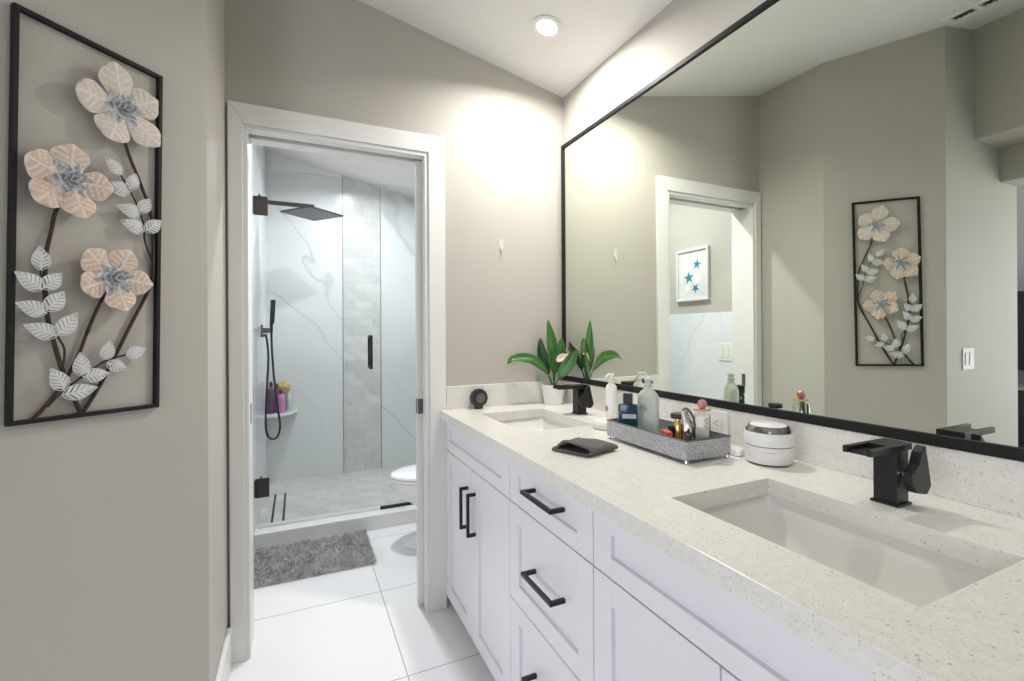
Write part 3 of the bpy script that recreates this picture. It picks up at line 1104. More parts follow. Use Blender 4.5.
FLOWERS = [((0.0495, 0.7754), [(-0.0205, 0.7763), (0.0314, 0.8451), (0.1012, 0.8132), (0.1046, 0.7312), (0.0264, 0.714)], 'petal_pale', 0.096, 0.0395, 'pale whitewashed flower'),
           ((-0.0568, 0.5597), [(-0.1129, 0.5768), (-0.0583, 0.6097), (-0.0101, 0.5594), (-0.0417, 0.5019), (-0.1013, 0.514)], 'petal', 0.087, 0.036, 'peach flower'),
           ((0.035, 0.3411), [(-0.008, 0.3804), (0.0541, 0.3904), (0.0917, 0.335), (0.0493, 0.2863), (-0.0127, 0.3173)], 'petal', 0.081, 0.0335, 'peach flower')]
for (cx, cz), pts, mat, R, hw, lab in FLOWERS:
    # the blossom's backing disc with the pewter rosette on it, petals as its pieces
    verts, faces, rid = [], [], []
    for npet, r0, RR, ww, h0, cup, ph in ((6, 0.006, 0.047, 0.0165, 0.0325, 0.006, 0.2), (5, 0.003, 0.032, 0.0160, 0.035, 0.014, 0.6), (5, 0.002, 0.022, 0.0120, 0.038, 0.024, 0.1), (3, 0.001, 0.012, 0.007, 0.047, 0.02, 0.5)):
        for k in range(npet):
            v_, f2, r_ = petal_grid(cx, cz, ph + 2 * PI * k / npet + 0.1 * random.uniform(-1, 1), r0, RR, ww, h0, cup, 10, 8, 0.0006, 0.75)
            off = len(verts)
            verts += v_
            faces += [tuple(a + off for a in q_) for q_ in f2]
            rid += [min(1.0, 0.15 + 0.85 * abs(-1 + 2 * (n_ % 9) / 8) ** 2 + 0.4 * max(0, (n_ // 9) / 10 - 0.6)) for n_ in range(len(v_))]
    ro = mesh_obj('blossom', verts, faces, 'rosette', art, 0.0012)
    ro['label'] = lab + ' with pewter rosette centre'
    set_attr(ro, 'ridge', rid)
    for k, (px_, pz_) in enumerate(pts):
        a_ = math.atan2(pz_ - cz, px_ - cx)
        ext = min(1.12, max(0.92, math.hypot(px_ - cx, pz_ - cz) / (0.68 * R)))
        v_, f2, r_ = petal_grid(cx, cz, a_, 0.012, R * ext, hw * random.uniform(0.97, 1.05), 0.029 + 0.002 * (k % 2), 0.012 + 0.004 * random.random())
        p_ = mesh_obj('petal', v_, f2, mat, ro, 0.005)
        set_attr(p_, 'ridge', r_)
    # rear post that ties the blossom to its stem
    MB().lathe([(0.006, 0.0), (0.006, 0.022)], 10, mat=Matrix.Translation((cx, -0.006, cz)) @ Matrix.Rotation(PI / 2, 4, 'X')).obj('post', 'stem', ro)

# ------------------------------------------------------------------ things on the counter
# round black speaker / clock standing against the side splash
sp = thing('desk_speaker', 'small round black speaker leaning on the end backsplash', 'speaker', (0.763, 2.046, CZ))
rotx = Matrix.Translation((0, 0, 0.051)) @ Matrix.Rotation(PI / 2, 4, 'X')
MB().lathe([(0.0005, -0.026), (0.030, -0.026), (0.038, -0.018), (0.0425, -0.004), (0.0425, 0.006), (0.039, 0.016), (0.032, 0.018), (0.0005, 0.018)], 40, mat=rotx).obj('housing', 'dark_plastic', sp, smooth='auto')
MB().lathe([(0.0005, 0.018), (0.022, 0.018), (0.0225, 0.020), (0.019, 0.0215), (0.0005, 0.0205)], 32, mat=Matrix.Translation((0.003, 0, 0.051)) @ Matrix.Rotation(PI / 2, 4, 'X')).obj('dial', 'grey_metal', sp, smooth='auto')
MB().box(-0.016, 0.016, -0.012, 0.018, 0.0, 0.014).obj('foot', 'dark_plastic', sp, bevel=0.001)

# potted plant
PX, PY = 1.145, 2.016
pl = thing('potted_plant', 'potted green plant with a blush flower in a white pot in the mirror corner', 'plant', (PX, PY, CZ))
MB().lathe([(0.0005, 0.0), (0.043, 0.0), (0.046, 0.004), (0.057, 0.092), (0.058, 0.098), (0.054, 0.098), (0.052, 0.090), (0.0005, 0.086)], 40).obj('pot', 'white_plastic', pl, smooth='auto')
MB().lathe([(0.0005, 0.084), (0.0515, 0.084), (0.052, 0.089), (0.03, 0.092), (0.0005, 0.093)], 24).obj('soil', 'soil', pl, smooth='auto')


def plant_leaf(pts, width, mat, face, name='leaf', fold=0.25, base_t=0.22):
    """pts: spine in local coordinates starting in the soil; the blade begins after base_t of the length; face: where the blade looks"""
    face = Vector(face).normalized()
    pp = spline(pts, 10)
    N = len(pp)
    k0 = int(N * base_t)
    mb = MB()
    mb.tube(pp[:k0 + 2], [0.0034 - 0.0012 * i / (k0 + 2) for i in range(k0 + 2)], 7)
    verts, faces, vein = [], [], []
    spine = pp[k0:]
    n = len(spine)
    m = 10
    for i, p in enumerate(spine):
        t = i / (n - 1)
        tan = (spine[min(i + 1, n - 1)] - spine[max(i - 1, 0)]).normalized()
        side = tan.cross(face).normalized()
        nor = side.cross(tan).normalized()
        w = width * (math.sin(PI * (0.02 + 0.98 * t) ** 0.80) ** 0.85 if t < 1 else 0) + 0.0004
        for j in range(m + 1):
            s_ = -1 + 2 * j / m
            verts.append(p + side * (w * s_) + nor * (fold * w * abs(s_)) + nor * (0.0018 * math.sin(8 * t + 3 * s_)))
            vein.append(math.exp(-(s_ / 0.10) ** 2) + 0.22 * (0.5 + 0.5 * math.sin(46 * t - 7 * abs(s_))))
    for i in range(n - 1):
        for j in range(m):
            a = i * (m + 1) + j
            faces.append((a, a + 1, a + m + 2, a + m + 1))
    bm_ = mb.bm
    bm_.verts.index_update()
    bm_.verts.ensure_lookup_table()
    sv = [tuple(v.co) for v in bm_.verts]
    sf = [tuple(v.index for v in f2.verts) for f2 in bm_.faces]
    bm_.free()
    if mat == 'blush':
        mesh_obj('stem', [Vector(v_) for v_ in sv], sf, 'leaf', pl)
        sv, sf = [], []
    off = len(verts)
    o = mesh_obj(name, verts + [Vector(v_) for v_ in sv], faces + [tuple(a + off for a in q_) for q_ in sf], mat, pl, 0.0012)
    set_attr(o, 'vein', [min(1, v_) for v_ in vein] + [0.5] * len(sv))
    return o


CF = (-0.52, -0.85, 0.05)
plant_leaf([(0.0, 0.0, 0.085), (0.002, -0.004, 0.16), (-0.002, -0.004, 0.24), (-0.012, 0.002, 0.33), (-0.024, 0.008, 0.415)], 0.030, 'leaf', (-0.12, -1.0, 0.10), fold=0.12)
plant_leaf([(-0.003, 0.0, 0.085), (-0.030, 0.0, 0.15), (-0.092, 0.012, 0.212), (-0.150, 0.020, 0.230), (-0.205, 0.026, 0.228), (-0.235, 0.028, 0.205)], 0.027, 'leaf', (-0.45, -0.75, 0.55), fold=0.2)
plant_leaf([(-0.004, 0.004, 0.085), (-0.020, 0.018, 0.15), (-0.036, 0.030, 0.21), (-0.048, 0.036, 0.27), (-0.052, 0.038, 0.325)], 0.027, 'dark_leaf', (-0.35, -0.9, 0.1), fold=0.12)
plant_leaf([(0.004, 0.002, 0.085), (0.010, -0.006, 0.16), (0.020, -0.016, 0.22), (0.031, -0.020, 0.28), (0.038, -0.020, 0.325)], 0.032, 'leaf', (0.05, -1.0, 0.2), fold=0.12)
plant_leaf([(0.002, -0.006, 0.085), (0.016, -0.034, 0.135), (0.040, -0.056, 0.185), (0.068, -0.076, 0.235), (0.080, -0.100, 0.268)], 0.031, 'leaf', (-0.25, -0.80, 0.60), fold=0.12)
plant_leaf([(0.004, 0.008, 0.085), (0.022, 0.020, 0.16), (0.048, 0.030, 0.22), (0.070, 0.040, 0.27), (0.082, 0.046, 0.305)], 0.022, 'dark_leaf', (-0.2, -0.9, 0.3))
fl = plant_leaf([(0.003, 0.003, 0.085), (0.008, 0.012, 0.15), (0.018, 0.030, 0.200), (0.040, 0.046, 0.232), (0.068, 0.050, 0.256), (0.100, 0.046, 0.262)], 0.036, 'blush', (0.45, -0.80, 0.30), 'flower', fold=0.25, base_t=0.50)
fl['label'] = 'blush pink flower spathe'
fl2 = plant_leaf([(0.0, -0.004, 0.085), (-0.002, -0.010, 0.15), (0.004, -0.020, 0.205), (0.026, -0.034, 0.225), (0.060, -0.046, 0.246)], 0.018, 'blush', (-0.35, -0.75, 0.55), 'flower', fold=0.5, base_t=0.55)
fl2['label'] = 'small cream flower spathe'

# soap bottle with pump
so = thing('soap_bottle', 'white pump soap bottle standing behind the silver tray', 'soap bottle', (1.175, 1.585, CZ))
MB().lathe([(0.0005, 0), (0.021, 0), (0.0235, 0.003), (0.0235, 0.118), (0.021, 0.132), (0.012, 0.142), (0.010, 0.144), (0.0005, 0.144)], 32).obj('bottle', 'white_plastic', so, smooth='auto')
MB().lathe([(0.011, 0.143), (0.012, 0.146), (0.012, 0.158), (0.006, 0.160), (0.005, 0.172), (0.0005, 0.172)], 24).obj('collar', 'white_plastic', so, smooth='auto')
pm = MB()
pm.lathe([(0.0005, 0.172), (0.011, 0.172), (0.013, 0.176), (0.012, 0.182), (0.0005, 0.183)], 20)
pm.tube([(0, 0, 0.178), (-0.018, -0.006, 0.179), (-0.030, -0.010, 0.176), (-0.035, -0.0115, 0.170)], [0.005, 0.0045, 0.004, 0.0032], 10)
pm.obj('pump_head', 'white_plastic', so, smooth='auto')
MB().box(-0.0243, -0.0236, -0.010, 0.010, 0.03, 0.05).obj('label_mark', 'silver_ink', so)

# round soap dish
sd = thing('soap_dish', 'low round cream dish beside the far sink, partly behind the tray', 'dish', (1.030, 1.425, CZ))
MB().lathe([(0.0005, 0.0), (0.046, 0.0), (0.050, 0.004), (0.051, 0.012), (0.049, 0.014), (0.0005, 0.014)], 40).obj('base', 'cream', sd, smooth='auto')
MB().lathe([(0.0005, 0.014), (0.047, 0.014), (0.049, 0.018), (0.046, 0.028), (0.038, 0.031), (0.0005, 0.032)], 40).obj('lid', 'white_plastic', sd, smooth='auto')

# folded wash cloth: the folded profile swept sideways
cl = MB()
prof = []
top = [(0.006, 0.010), (0.016, 0.021), (0.032, 0.033), (0.052, 0.039), (0.076, 0.039), (0.104, 0.035), (0.130, 0.031)]
fold_ = [(0.143, 0.027), (0.149, 0.018), (0.147, 0.009), (0.138, 0.003)]
bot = [(0.115, 0.001), (0.08, 0.001), (0.04, 0.002), (-0.006, 0.003)]
outer = [Vector((a, 0, b)) for a, b in top + fold_ + bot]
th = 0.0075
inner = []
for i, p in enumerate(outer):
    tng = (outer[min(i + 1, len(outer) - 1)] - outer[max(i - 1, 0)]).normalized()
    inner.append(p + Vector((tng.z, 0, -tng.x)) * -th * -1 if False else p + Vector((tng.z, 0, -tng.x)) * th)
# keep the inner side inside the fold
loop = outer + list(reversed(inner))
rings = []
NW = 22
for k in range(NW + 1):
    u = k / NW
    wv = 0.118 * u
    sc_ = 0.86 + 0.16 * u
    ring = []
    for p in loop:
        wob = 0.0016 * math.sin(9 * u + p.x * 60) + 0.0012 * math.sin(23 * u + p.x * 31)
        hump = 1.0 + 0.06 * math.sin(PI * u) - 0.34 * u
        zz = max(0.0005, p.z * hump + (wob if p.z > 0.010 else 0))
        ring.append(Vector((p.x * sc_, wv + 0.004 * math.sin(p.x * 40 + 2 * u), zz)))
    rings.append(ring)
cl.loft(rings)
tw = cl.obj('wash_cloth', 'towel', None, smooth=True)
tag(tw, 'folded charcoal terry wash cloth lying on the counter edge', 'cloth')
# local x runs from the open end to the fold, local y away from the front
_a = math.atan2(-0.114, 0.060)
tw.location = (0.690, 1.216, CZ)
tw.rotation_euler = (0, 0, _a)

# silver tray
TX0, TX1, TY0, TY1 = 0.936, 1.100, 0.936, 1.287
tcx, tcy = (TX0 + TX1) / 2, (TY0 + TY1) / 2
tr = thing('vanity_tray', 'long hammered silver tray on little feet holding bottles', 'tray', (tcx, tcy, CZ))
hx, hy = (TX1 - TX0) / 2, (TY1 - TY0) / 2
MB().box(-hx, hx, -hy, hy, 0.010, 0.013).obj('tray_base', 'tray', tr, bevel=0.001)
w_ = MB()
for a, b, c, d in ((-hx, hx, -hy, -hy + 0.003), (-hx, hx, hy - 0.003, hy), (-hx, -hx + 0.003, -hy + 0.003, hy - 0.003), (hx - 0.003, hx, -hy + 0.003, hy - 0.003)):
    w_.box(a, b, c, d, 0.013, 0.062)
w_.obj('tray_wall', 'tray', tr)
rm = MB()
for a, b, c, d in ((-hx - .001, hx + .001, -hy - .001, -hy + 0.004), (-hx - .001, hx + .001, hy - 0.004, hy + .001), (-hx - .001, -hx + 0.004, -hy, hy), (hx - 0.004, hx + .001, -hy, hy)):
    rm.box(a, b, c, d, 0.060, 0.0635)
rm.obj('rim', 'grey_metal', tr, bevel=0.0008)
for sx in (-1, 1):
    for sy in (-1, 1):
        MB().lathe([(0.0005, 0.0), (0.004, 0.0), (0.006, 0.004), (0.0045, 0.010), (0.0005, 0.0101)], 14, cx=sx * (hx - 0.006), cy=sy * (hy - 0.006)).obj('foot', 'chrome', tr, smooth='auto')
TZ = CZ + 0.0131


def flask(root, hx_, hy_, prof_h, mat, name='bottle', n=6):
    mb = MB()
    rings = []
    for sx, sy, z, r in prof_h:
        rings.append(rrect(0, 0, hx_ * sx, hy_ * sy, r, z, n))
    mb.loft(rings)
    return mb.obj(name, mat, root, smooth='auto')


# local +x of each bottle faces its flat side towards the camera
def face(x, y):
    return math.atan2(-y, -x) + PI / 2


bl = thing('perfume_bottle', 'teal blue square bottle with black cap in the far end of the tray', 'perfume bottle', (0.984, 1.238, TZ), face(1.0, 1.25), 'bottles in the tray')
flask(bl, 0.031, 0.015, [(0.96, 0.96, 0, .008), (1, 1, 0.003, .009), (1, 1, 0.098, .009), (0.94, 0.94, 0.104, .008), (0.5, 0.7, 0.106, .006), (0.42, 0.7, 0.110, .006)], 'blue_glass')
MB().box(-0.0155, 0.0155, -0.0155, 0.0155, 0.1095, 0.1395).obj('cap', 'dark_plastic', bl, bevel=0.002)
MB().box(-0.018, 0.026, -0.0156, -0.0149, 0.060, 0.074).obj('paper_label', 'grey_label', bl)

ck = thing('perfume_bottle', 'tall frosted bottle with printed letters and clear stopper, second from far end of tray', 'perfume bottle', (1.053, 1.220, TZ), -PI / 2 + 0.42, 'bottles in the tray')
flask(ck, 0.036, 0.016, [(0.96, 0.96, 0, .012), (1, 1, 0.003, .014), (1, 1, 0.118, .014), (0.95, 0.97, 0.130, .013), (0.72, 0.85, 0.143, .012), (0.42, 0.72, 0.152, .011), (0.33, 0.62, 0.157, .010), (0.33, 0.62, 0.164, .010)], 'frosted')
MB().lathe([(0.0115, 0.163), (0.0135, 0.165), (0.0135, 0.170), (0.010, 0.172), (0.0095, 0.176), (0.013, 0.181), (0.0125, 0.188), (0.0005, 0.190)], 24).obj('stopper', 'frosted', ck, smooth='auto')
cu = bpy.data.curves.new('letters', 'FONT')
cu.body = 'ck'
cu.size = 0.030
cu.extrude = 0.0003
cu.align_x = 'CENTER'
tmp = bpy.data.objects.new('letters', cu)
COL.objects.link(tmp)
bpy.context.view_layer.update()
me = bpy.data.meshes.new_from_object(tmp)
bpy.data.objects.remove(tmp)
le = bpy.data.objects.new('lettering', me)
COL.objects.link(le)
le.parent = ck
le.location = (-0.010, -0.0163, 0.083)
le.rotation_euler = (PI / 2, 0, 0)
me.materials.clear()
me.materials.append(M['silver_ink'])

bg = thing('perfume_bottle', 'black and gold perfume bottle with a flat black lid, middle of the tray', 'perfume bottle', (1.030, 1.062, TZ), face(1.0, 1.06), 'bottles in the tray')
flask(bg, 0.013, 0.013, [(0.9, 0.9, 0, .010), (1, 1, 0.002, .012), (1, 1, 0.070, .012), (0.7, 0.7, 0.076, .009), (0.7, 0.7, 0.084, .009)], 'gold')
for sx in (-1, 1):
    MB().box(sx * 0.021 - 0.008, sx * 0.021 + 0.008, -0.014, 0.014, 0, 0.066 + 0.004 * sx).obj('shell', 'dark_plastic', bg, bevel=0.003)
MB().lathe([(0.0005, 0.084), (0.021, 0.084), (0.022, 0.087), (0.022, 0.095), (0.020, 0.098), (0.0005, 0.098)], 28).obj('lid', 'dark_plastic', bg, smooth='auto')

rb = MB().box(-0.022, 0.022, -0.010, 0.010, 0.0, 0.056).obj('carton', 'red', None, (0.965, 1.040, TZ), 1.1, bevel=0.0008)
tag(rb, 'small red carton in the tray in front of the black and gold bottle', 'box')

sv = thing('perfume_bottle', 'slim curved chrome bottle between the gold bottle and the pink stopper', 'perfume bottle', (0.992, 1.000, TZ), face(1.0, 0.985), 'bottles in the tray')
m_ = MB()
rings = []
for i in range(15):
    t = i / 14
    bend = 0.010 * math.sin(PI * t)
    rings.append(rrect(bend, 0, 0.013 * (0.75 + 0.35 * math.sin(PI * (0.15 + 0.8 * t))), 0.009, 0.0085, 0.118 * t, 4))
m_.loft(rings).obj('bottle', 'chrome', sv, smooth='auto')
m_ = MB()
m_.tube(spline([(0.022, -0.004, 0.002), (0.030, -0.004, 0.05), (0.024, -0.004, 0.10), (0.008, -0.004, 0.124), (-0.004, -0.002, 0.120)], 5), 0.0035, 8)
m_.obj('trim_band', 'grey_metal', sv, smooth='auto')

pk = thing('perfume_bottle', 'clear square bottle with a rose glass stopper at the near end of the tray', 'perfume bottle', (1.032, 0.972, TZ), face(1.06, 1.0), 'bottles in the tray')
flask(pk, 0.021, 0.021, [(0.95, 0.95, 0, .004), (1, 1, 0.002, .005), (1, 1, 0.105, .005), (0.9, 0.9, 0.110, .005), (0.45, 0.45, 0.112, .008), (0.45, 0.45, 0.120, .008)], 'bottle_glass')
flask(pk, 0.019, 0.019, [(0.95, 0.95, 0.004, .004), (0.95, 0.95, 0.070, .004)], 'cream', 'liquid')
MB().lathe([(0.0005, 0.120), (0.022, 0.120), (0.023, 0.123), (0.021, 0.126), (0.0005, 0.126)], 24).obj('collar', 'gold', pk, smooth='auto')
st = MB()
bmesh.ops.create_icosphere(st.bm, subdivisions=2, radius=0.0135, matrix=Matrix.Translation((0, 0, 0.1385)))
st.obj('stopper', 'pink_glass', pk)

lp = thing('lipstick', 'short black capped chrome tube at the near corner of the tray', 'cosmetic tube', (0.966, 0.956, TZ))
MB().lathe([(0.0005, 0), (0.0075, 0), (0.0075, 0.034), (0.0005, 0.034)], 18).obj('tube', 'chrome', lp, smooth='auto')
MB().lathe([(0.0005, 0.034), (0.0085, 0.034), (0.0085, 0.060), (0.007, 0.062), (0.0005, 0.062)], 18).obj('cap', 'dark_plastic', lp, smooth='auto')
tj = thing('trinket_jar', 'small gold and glass jar at the mirror side of the tray', 'jar', (1.072, 1.060, TZ), 0)
MB().lathe([(0.0005, 0), (0.013, 0), (0.017, 0.012), (0.017, 0.040), (0.012, 0.050), (0.011, 0.056), (0.0005, 0.056)], 24).obj('jar_body', 'bottle_glass', tj, smooth='auto')
MB().lathe([(0.0005, 0.056), (0.013, 0.056), (0.013, 0.068), (0.006, 0.074), (0.0005, 0.076)], 20).obj('lid', 'gold', tj, smooth='auto')

# white diffuser
df = thing('aroma_diffuser', 'round white aroma diffuser with chrome ring near the mirror', 'diffuser', (1.158, 0.862, CZ))
MB().lathe([(0.0005, 0.0000), (0.0478, 0.0000), (0.0487, 0.0038), (0.0005, 0.0039)], 48).obj('base_ring', 'slot', df, smooth='auto')
MB().lathe([(0.0005, 0.0038), (0.0522, 0.0038), (0.0574, 0.0094), (0.0605, 0.0282), (0.0609, 0.0489), (0.0596, 0.0498), (0.0005, 0.0498)], 56).obj('tank', 'white_plastic', df, smooth='auto')
MB().lathe([(0.0005, 0.0498), (0.0590, 0.0498), (0.0590, 0.0522), (0.0005, 0.0522)], 56).obj('seam', 'grey_metal', df, smooth='auto')
MB().lathe([(0.0005, 0.0522), (0.0605, 0.0522), (0.0613, 0.0564), (0.0600, 0.0827), (0.0574, 0.0865), (0.0005, 0.0865)], 56).obj('cover', 'white_plastic', df, smooth='auto')
MB().lathe([(0.0579, 0.0865), (0.0570, 0.0893), (0.0487, 0.1006), (0.0452, 0.1015), (0.0435, 0.0996), (0.0005, 0.0865)], 56).obj('chrome_ring', 'satin', df, smooth='auto')
MB().lathe([(0.0005, 0.0996), (0.0448, 0.0996), (0.0448, 0.1025), (0.0409, 0.1053), (0.0005, 0.1067)], 56).obj('top_disc', 'white_plastic', df, smooth='auto')
mk = MB()
for i in range(9):
    a = -2.62 + i * 0.05
    mk.lathe([(0.0005, 0), (0.0011, 0), (0.0010, 0.0005), (0.0005, 0.0005)], 6, mat=Matrix.Rotation(a, 4, 'Z') @ Matrix.Translation((0.0606, 0, 0.0376)) @ Matrix.Rotation(PI / 2, 4, 'Y'))
mk.obj('button_marks', 'silver_ink', df)

# coiled white cord with its flat plug
cd = thing('wall_charger', 'white plug with a coiled white wire between the tray and the diffuser', 'charger', (1.145, 0.985, CZ))
pts = []
for i in range(60):
    a = i * 0.42
    r = 0.030 + 0.006 * math.sin(a * 0.37)
    pts.append((r * math.cos(a) * 0.8, r * math.sin(a) * 0.95, 0.003 + 0.009 * i / 60 + 0.001 * math.sin(a * 1.7)))
pts += [(0.030, -0.05, 0.014), (0.022, -0.075, 0.030), (0.018, -0.085, 0.038)]
MB().tube(pts, 0.0026, 7).obj('cable', 'white_plastic', cd, smooth=True)
m_ = MB()
m_.loft([rrect(-0.004, -0.034, 0.016 * a, 0.020 * a, 0.012 * a, z) for a, z in ((0.8, 0.0), (1.0, 0.004), (1.0, 0.012), (0.75, 0.018))])
m_.obj('plug', 'white_plastic', cd, smooth='auto')

# clear adhesive hook on the end wall
hk = thing('adhesive_hook', 'small pale adhesive hook on the end wall above the far sink', 'hook', (0.904, D, 1.69))
MB().box(-0.012, 0.012, -0.002, 0.0, -0.010, 0.032).obj('back_plate', 'switch', hk, bevel=0.003)
MB().tube(spline([(0, -0.003, 0.004), (0, -0.006, -0.012), (0, -0.009, -0.024), (0, -0.014, -0.027), (0, -0.017, -0.020)], 5), [0.0032] * 21, 8).obj('hook_arm', 'white_plastic', hk, smooth=True)

# light switch on the entry wall
ls = thing('light_switch', 'white double rocker light switch on the greige wall by the bedroom opening', 'light switch', (-0.866, AY, 1.108))
MB().box(-0.062, 0.062, -0.006, 0.0, -0.060, 0.060).obj('cover_plate', 'switch', ls, bevel=0.002)
for sx in (-1, 1):
    MB().box(sx * 0.024 - 0.017, sx * 0.024 + 0.017, -0.009, -0.006, -0.034, 0.034).obj('rocker', 'switch', ls, bevel=0.001)

# ------------------------------------------------------------------ shower room
gd = thing('shower_door', 'clear glass shower door hinged on the left marble wall', 'shower door', (0, GY, 0.0))
MB().box(L + 0.020, 0.484, -0.005, 0.005, 0.102, 2.27).obj('glass_pane', 'shower_glass', gd)
for zc in (2.040, 0.335):
    h = MB()
    h.box(L + 0.0101, L + 0.016, -0.028, 0.028, zc - 0.050, zc + 0.050)
    h.box(L + 0.016, L + 0.088, -0.014, -0.005, zc - 0.055, zc + 0.055)
    h.box(L + 0.016, L + 0.088, 0.005, 0.014, zc - 0.055, zc + 0.055)
    h.box(L + 0.038, L + 0.050, -0.020, 0.020, zc + 0.055, zc + 0.066)
    h.obj('hinge', 'gun', gd, bevel=0.001)
hd = MB()
for sy in (-1, 1):
    hd.tube(spline([(0.432, sy * 0.005, 1.040), (0.432, sy * 0.040, 1.040), (0.432, sy * 0.045, 1.048), (0.432, sy * 0.045, 1.235), (0.432, sy * 0.040, 1.243), (0.432, sy * 0.005, 1.243)], 3), 0.010, 12)
hd.obj('handle', 'black', gd, smooth='auto')
MB().box(L + 0.022, 0.484, -0.004, 0.004, 0.0935, 0.102).obj('sweep', 'window_glass', gd)
gp = thing('shower_panel', 'fixed clear glass shower panel right of the shower door', 'shower panel', (0, GY, 0.0))
MB().box(0.490, W - 0.013, -0.005, 0.005, 0.097, 2.27).obj('glass_pane', 'shower_glass', gp)
MB().box(0.490, W - 0.0101, -0.011, 0.011, 0.0921, 0.110).obj('base_channel', 'black', gp, bevel=0.001)
MB().box(W - 0.030, W - 0.0101, -0.011, 0.011, 0.110, 2.27).obj('wall_channel', 'black', gp, bevel=0.001)

rh = thing('rain_shower_head', 'square grey rain shower head on a long arm from the left wall', 'shower head', (L + 0.01, 3.60, 2.165))
MB().lathe([(0.0005, 0.0), (0.028, 0.0), (0.028, 0.006), (0.020, 0.010), (0.0005, 0.010)], 24, mat=Matrix.Rotation(PI / 2, 4, 'Y')).obj('wall_flange', 'gun', rh, smooth='auto')
ar = MB()
ar.box(0.005, 0.350, -0.013, 0.013, -0.013, 0.013)
ar.box(0.324, 0.350, -0.013, 0.013, -0.045, -0.013)
ar.obj('arm', 'gun', rh, bevel=0.002)
hm = MB()
RT = Matrix.Translation((0.337, 0, 0)) @ Matrix.Rotation(math.radians(40), 4, 'Z')
hm.box(-0.145, 0.145, -0.145, 0.145, -0.056, -0.045, RT)
for i in range(-3, 4):
    for j in range(-3, 4):
        hm.lathe([(0.0025, -0.0585), (0.0032, -0.056)], 6, mat=RT @ Matrix.Translation((i * 0.036, j * 0.036, 0)))
hm.obj('head_plate', 'gun', rh)

hs = thing('hand_shower', 'black hand shower with looped hose on the left shower wall', 'hand shower', (L + 0.01, 3.80, 1.285))
b = MB()
b.box(0.0, 0.012, -0.032, 0.032, -0.045, 0.045)
b.box(0.012, 0.055, -0.014, 0.014, -0.014, 0.022)
b.box(0.012, 0.040, -0.012, 0.012, -0.042, -0.020)
b.obj('bracket', 'grey_metal', hs, bevel=0.002)
b = MB()
b.tube([(0.066, 0, -0.012), (0.066, 0, 0.05), (0.070, 0, 0.06), (0.078, 0, 0.225)], [0.010, 0.011, 0.016, 0.017], 14)
b.obj('wand', 'black', hs, smooth='auto')
b = MB()
b.tube(spline([(0.066, 0, -0.010), (0.070, -0.004, -0.16), (0.082, -0.012, -0.34), (0.104, -0.022, -0.55), (0.120, -0.03, -0.68), (0.105, -0.035, -0.755), (0.072, -0.038, -0.775), (0.040, -0.036, -0.745), (0.028, -0.030, -0.66), (0.034, -0.02, -0.45), (0.046, -0.01, -0.20), (0.036, -0.004, -0.06), (0.030, 0, -0.030)], 6), 0.0075, 10)
b.obj('hose', 'black', hs, smooth=True)

# corner shelf with bottles
SHZ = 0.612
sh = MB()
R_ = 0.232
arc = [(L + 0.0101, YB - 0.0011)] + [(L + 0.0101 + R_ * math.cos(-PI / 2 + PI / 2 * i / 14), YB - 0.0011 + R_ * math.sin(-PI / 2 + PI / 2 * i / 14)) for i in range(15)]
sh.prism(arc, 'z', SHZ - 0.018, SHZ)
o = sh.obj('corner_shelf', 'marble_curb', None, bevel=0.003)
tag(o, 'white quarter-round corner shelf in the shower holding bottles', 'shelf')


def shampoo(x, y, h, r, mat, capmat, label):
    t = thing('shampoo_bottle', label, 'bottle', (x, y, SHZ), 0, 'bottles on the shower shelf')
    MB().lathe([(0.0005, 0), (r * .94, 0), (r, 0.004), (r, h * .68), (r * .8, h * .78), (r * .42, h * .82), (r * .42, h * .84), (0.0005, h * .84)], 24).obj('bottle_body', mat, t, smooth='auto')
    MB().lathe([(0.0005, h * .84), (r * .5, h * .84), (r * .5, h * .97), (r * .35, h), (0.0005, h)], 18).obj('cap', capmat, t, smooth='auto')


shampoo(-0.205, 4.30, 0.26, 0.026, 'violet', 'dark_plastic', 'dark violet bottle on the shower shelf, nearest the wall')
shampoo(-0.172, 4.362, 0.24, 0.027, 'purple', 'violet', 'purple bottle at the back of the shower shelf')
shampoo(-0.128, 4.295, 0.19, 0.026, 'pink', 'violet', 'pink bottle at the front of the shower shelf')
shampoo(-0.075, 4.368, 0.17, 0.022, 'frosted', 'white_plastic', 'pale green bottle at the right end of the shower shelf')
pf = MB()
bmesh.ops.create_icosphere(pf.bm, subdivisions=4, radius=0.048)
for v_ in pf.bm.verts:
    n_ = noise.noise(v_.co * 60) * 0.012 + noise.noise(v_.co * 140) * 0.006
    v_.co += v_.co.normalized() * n_
pf = pf.obj('bath_sponge', 'sponge', None, smooth=True)
tag(pf, 'yellow mesh bath sponge resting on the bottles of the shower shelf', 'sponge')
pf.location = (-0.112, 4.365, SHZ + 0.205)

# linear drain: two dark slots round a tile insert
ld = thing('linear_drain', 'shower floor drain with two long dark slots', 'drain', (-0.131, 3.75, 0.02))
for sx in (-1, 1):
    MB().box(sx * 0.034 - 0.007, sx * 0.034 + 0.007, -0.31, 0.31, 0.0, 0.002).obj('slot', 'slot', ld)
MB().box(-0.027, 0.027, -0.31, 0.31, 0.0, 0.0025).obj('tile_insert', 'marble_floor', ld, bevel=0.0005)

# toilet
TY = 2.775
tt = thing('toilet', 'white toilet against the right wall of the shower room', 'toilet', (1.252, TY, 0))
RIMZ = 0.40


def egg(cx, lf, lb, w, z, n=40):
    out = []
    for i in range(n):
        a = 2 * PI * i / n
        c_, s_ = math.cos(a), math.sin(a)
        x = cx + (c_ * lb if c_ > 0 else c_ * lf)
        out.append(Vector((x, w * s_ * (1.0 if c_ > 0 else (1 - 0.06 * c_ * c_)), z)))
    return out


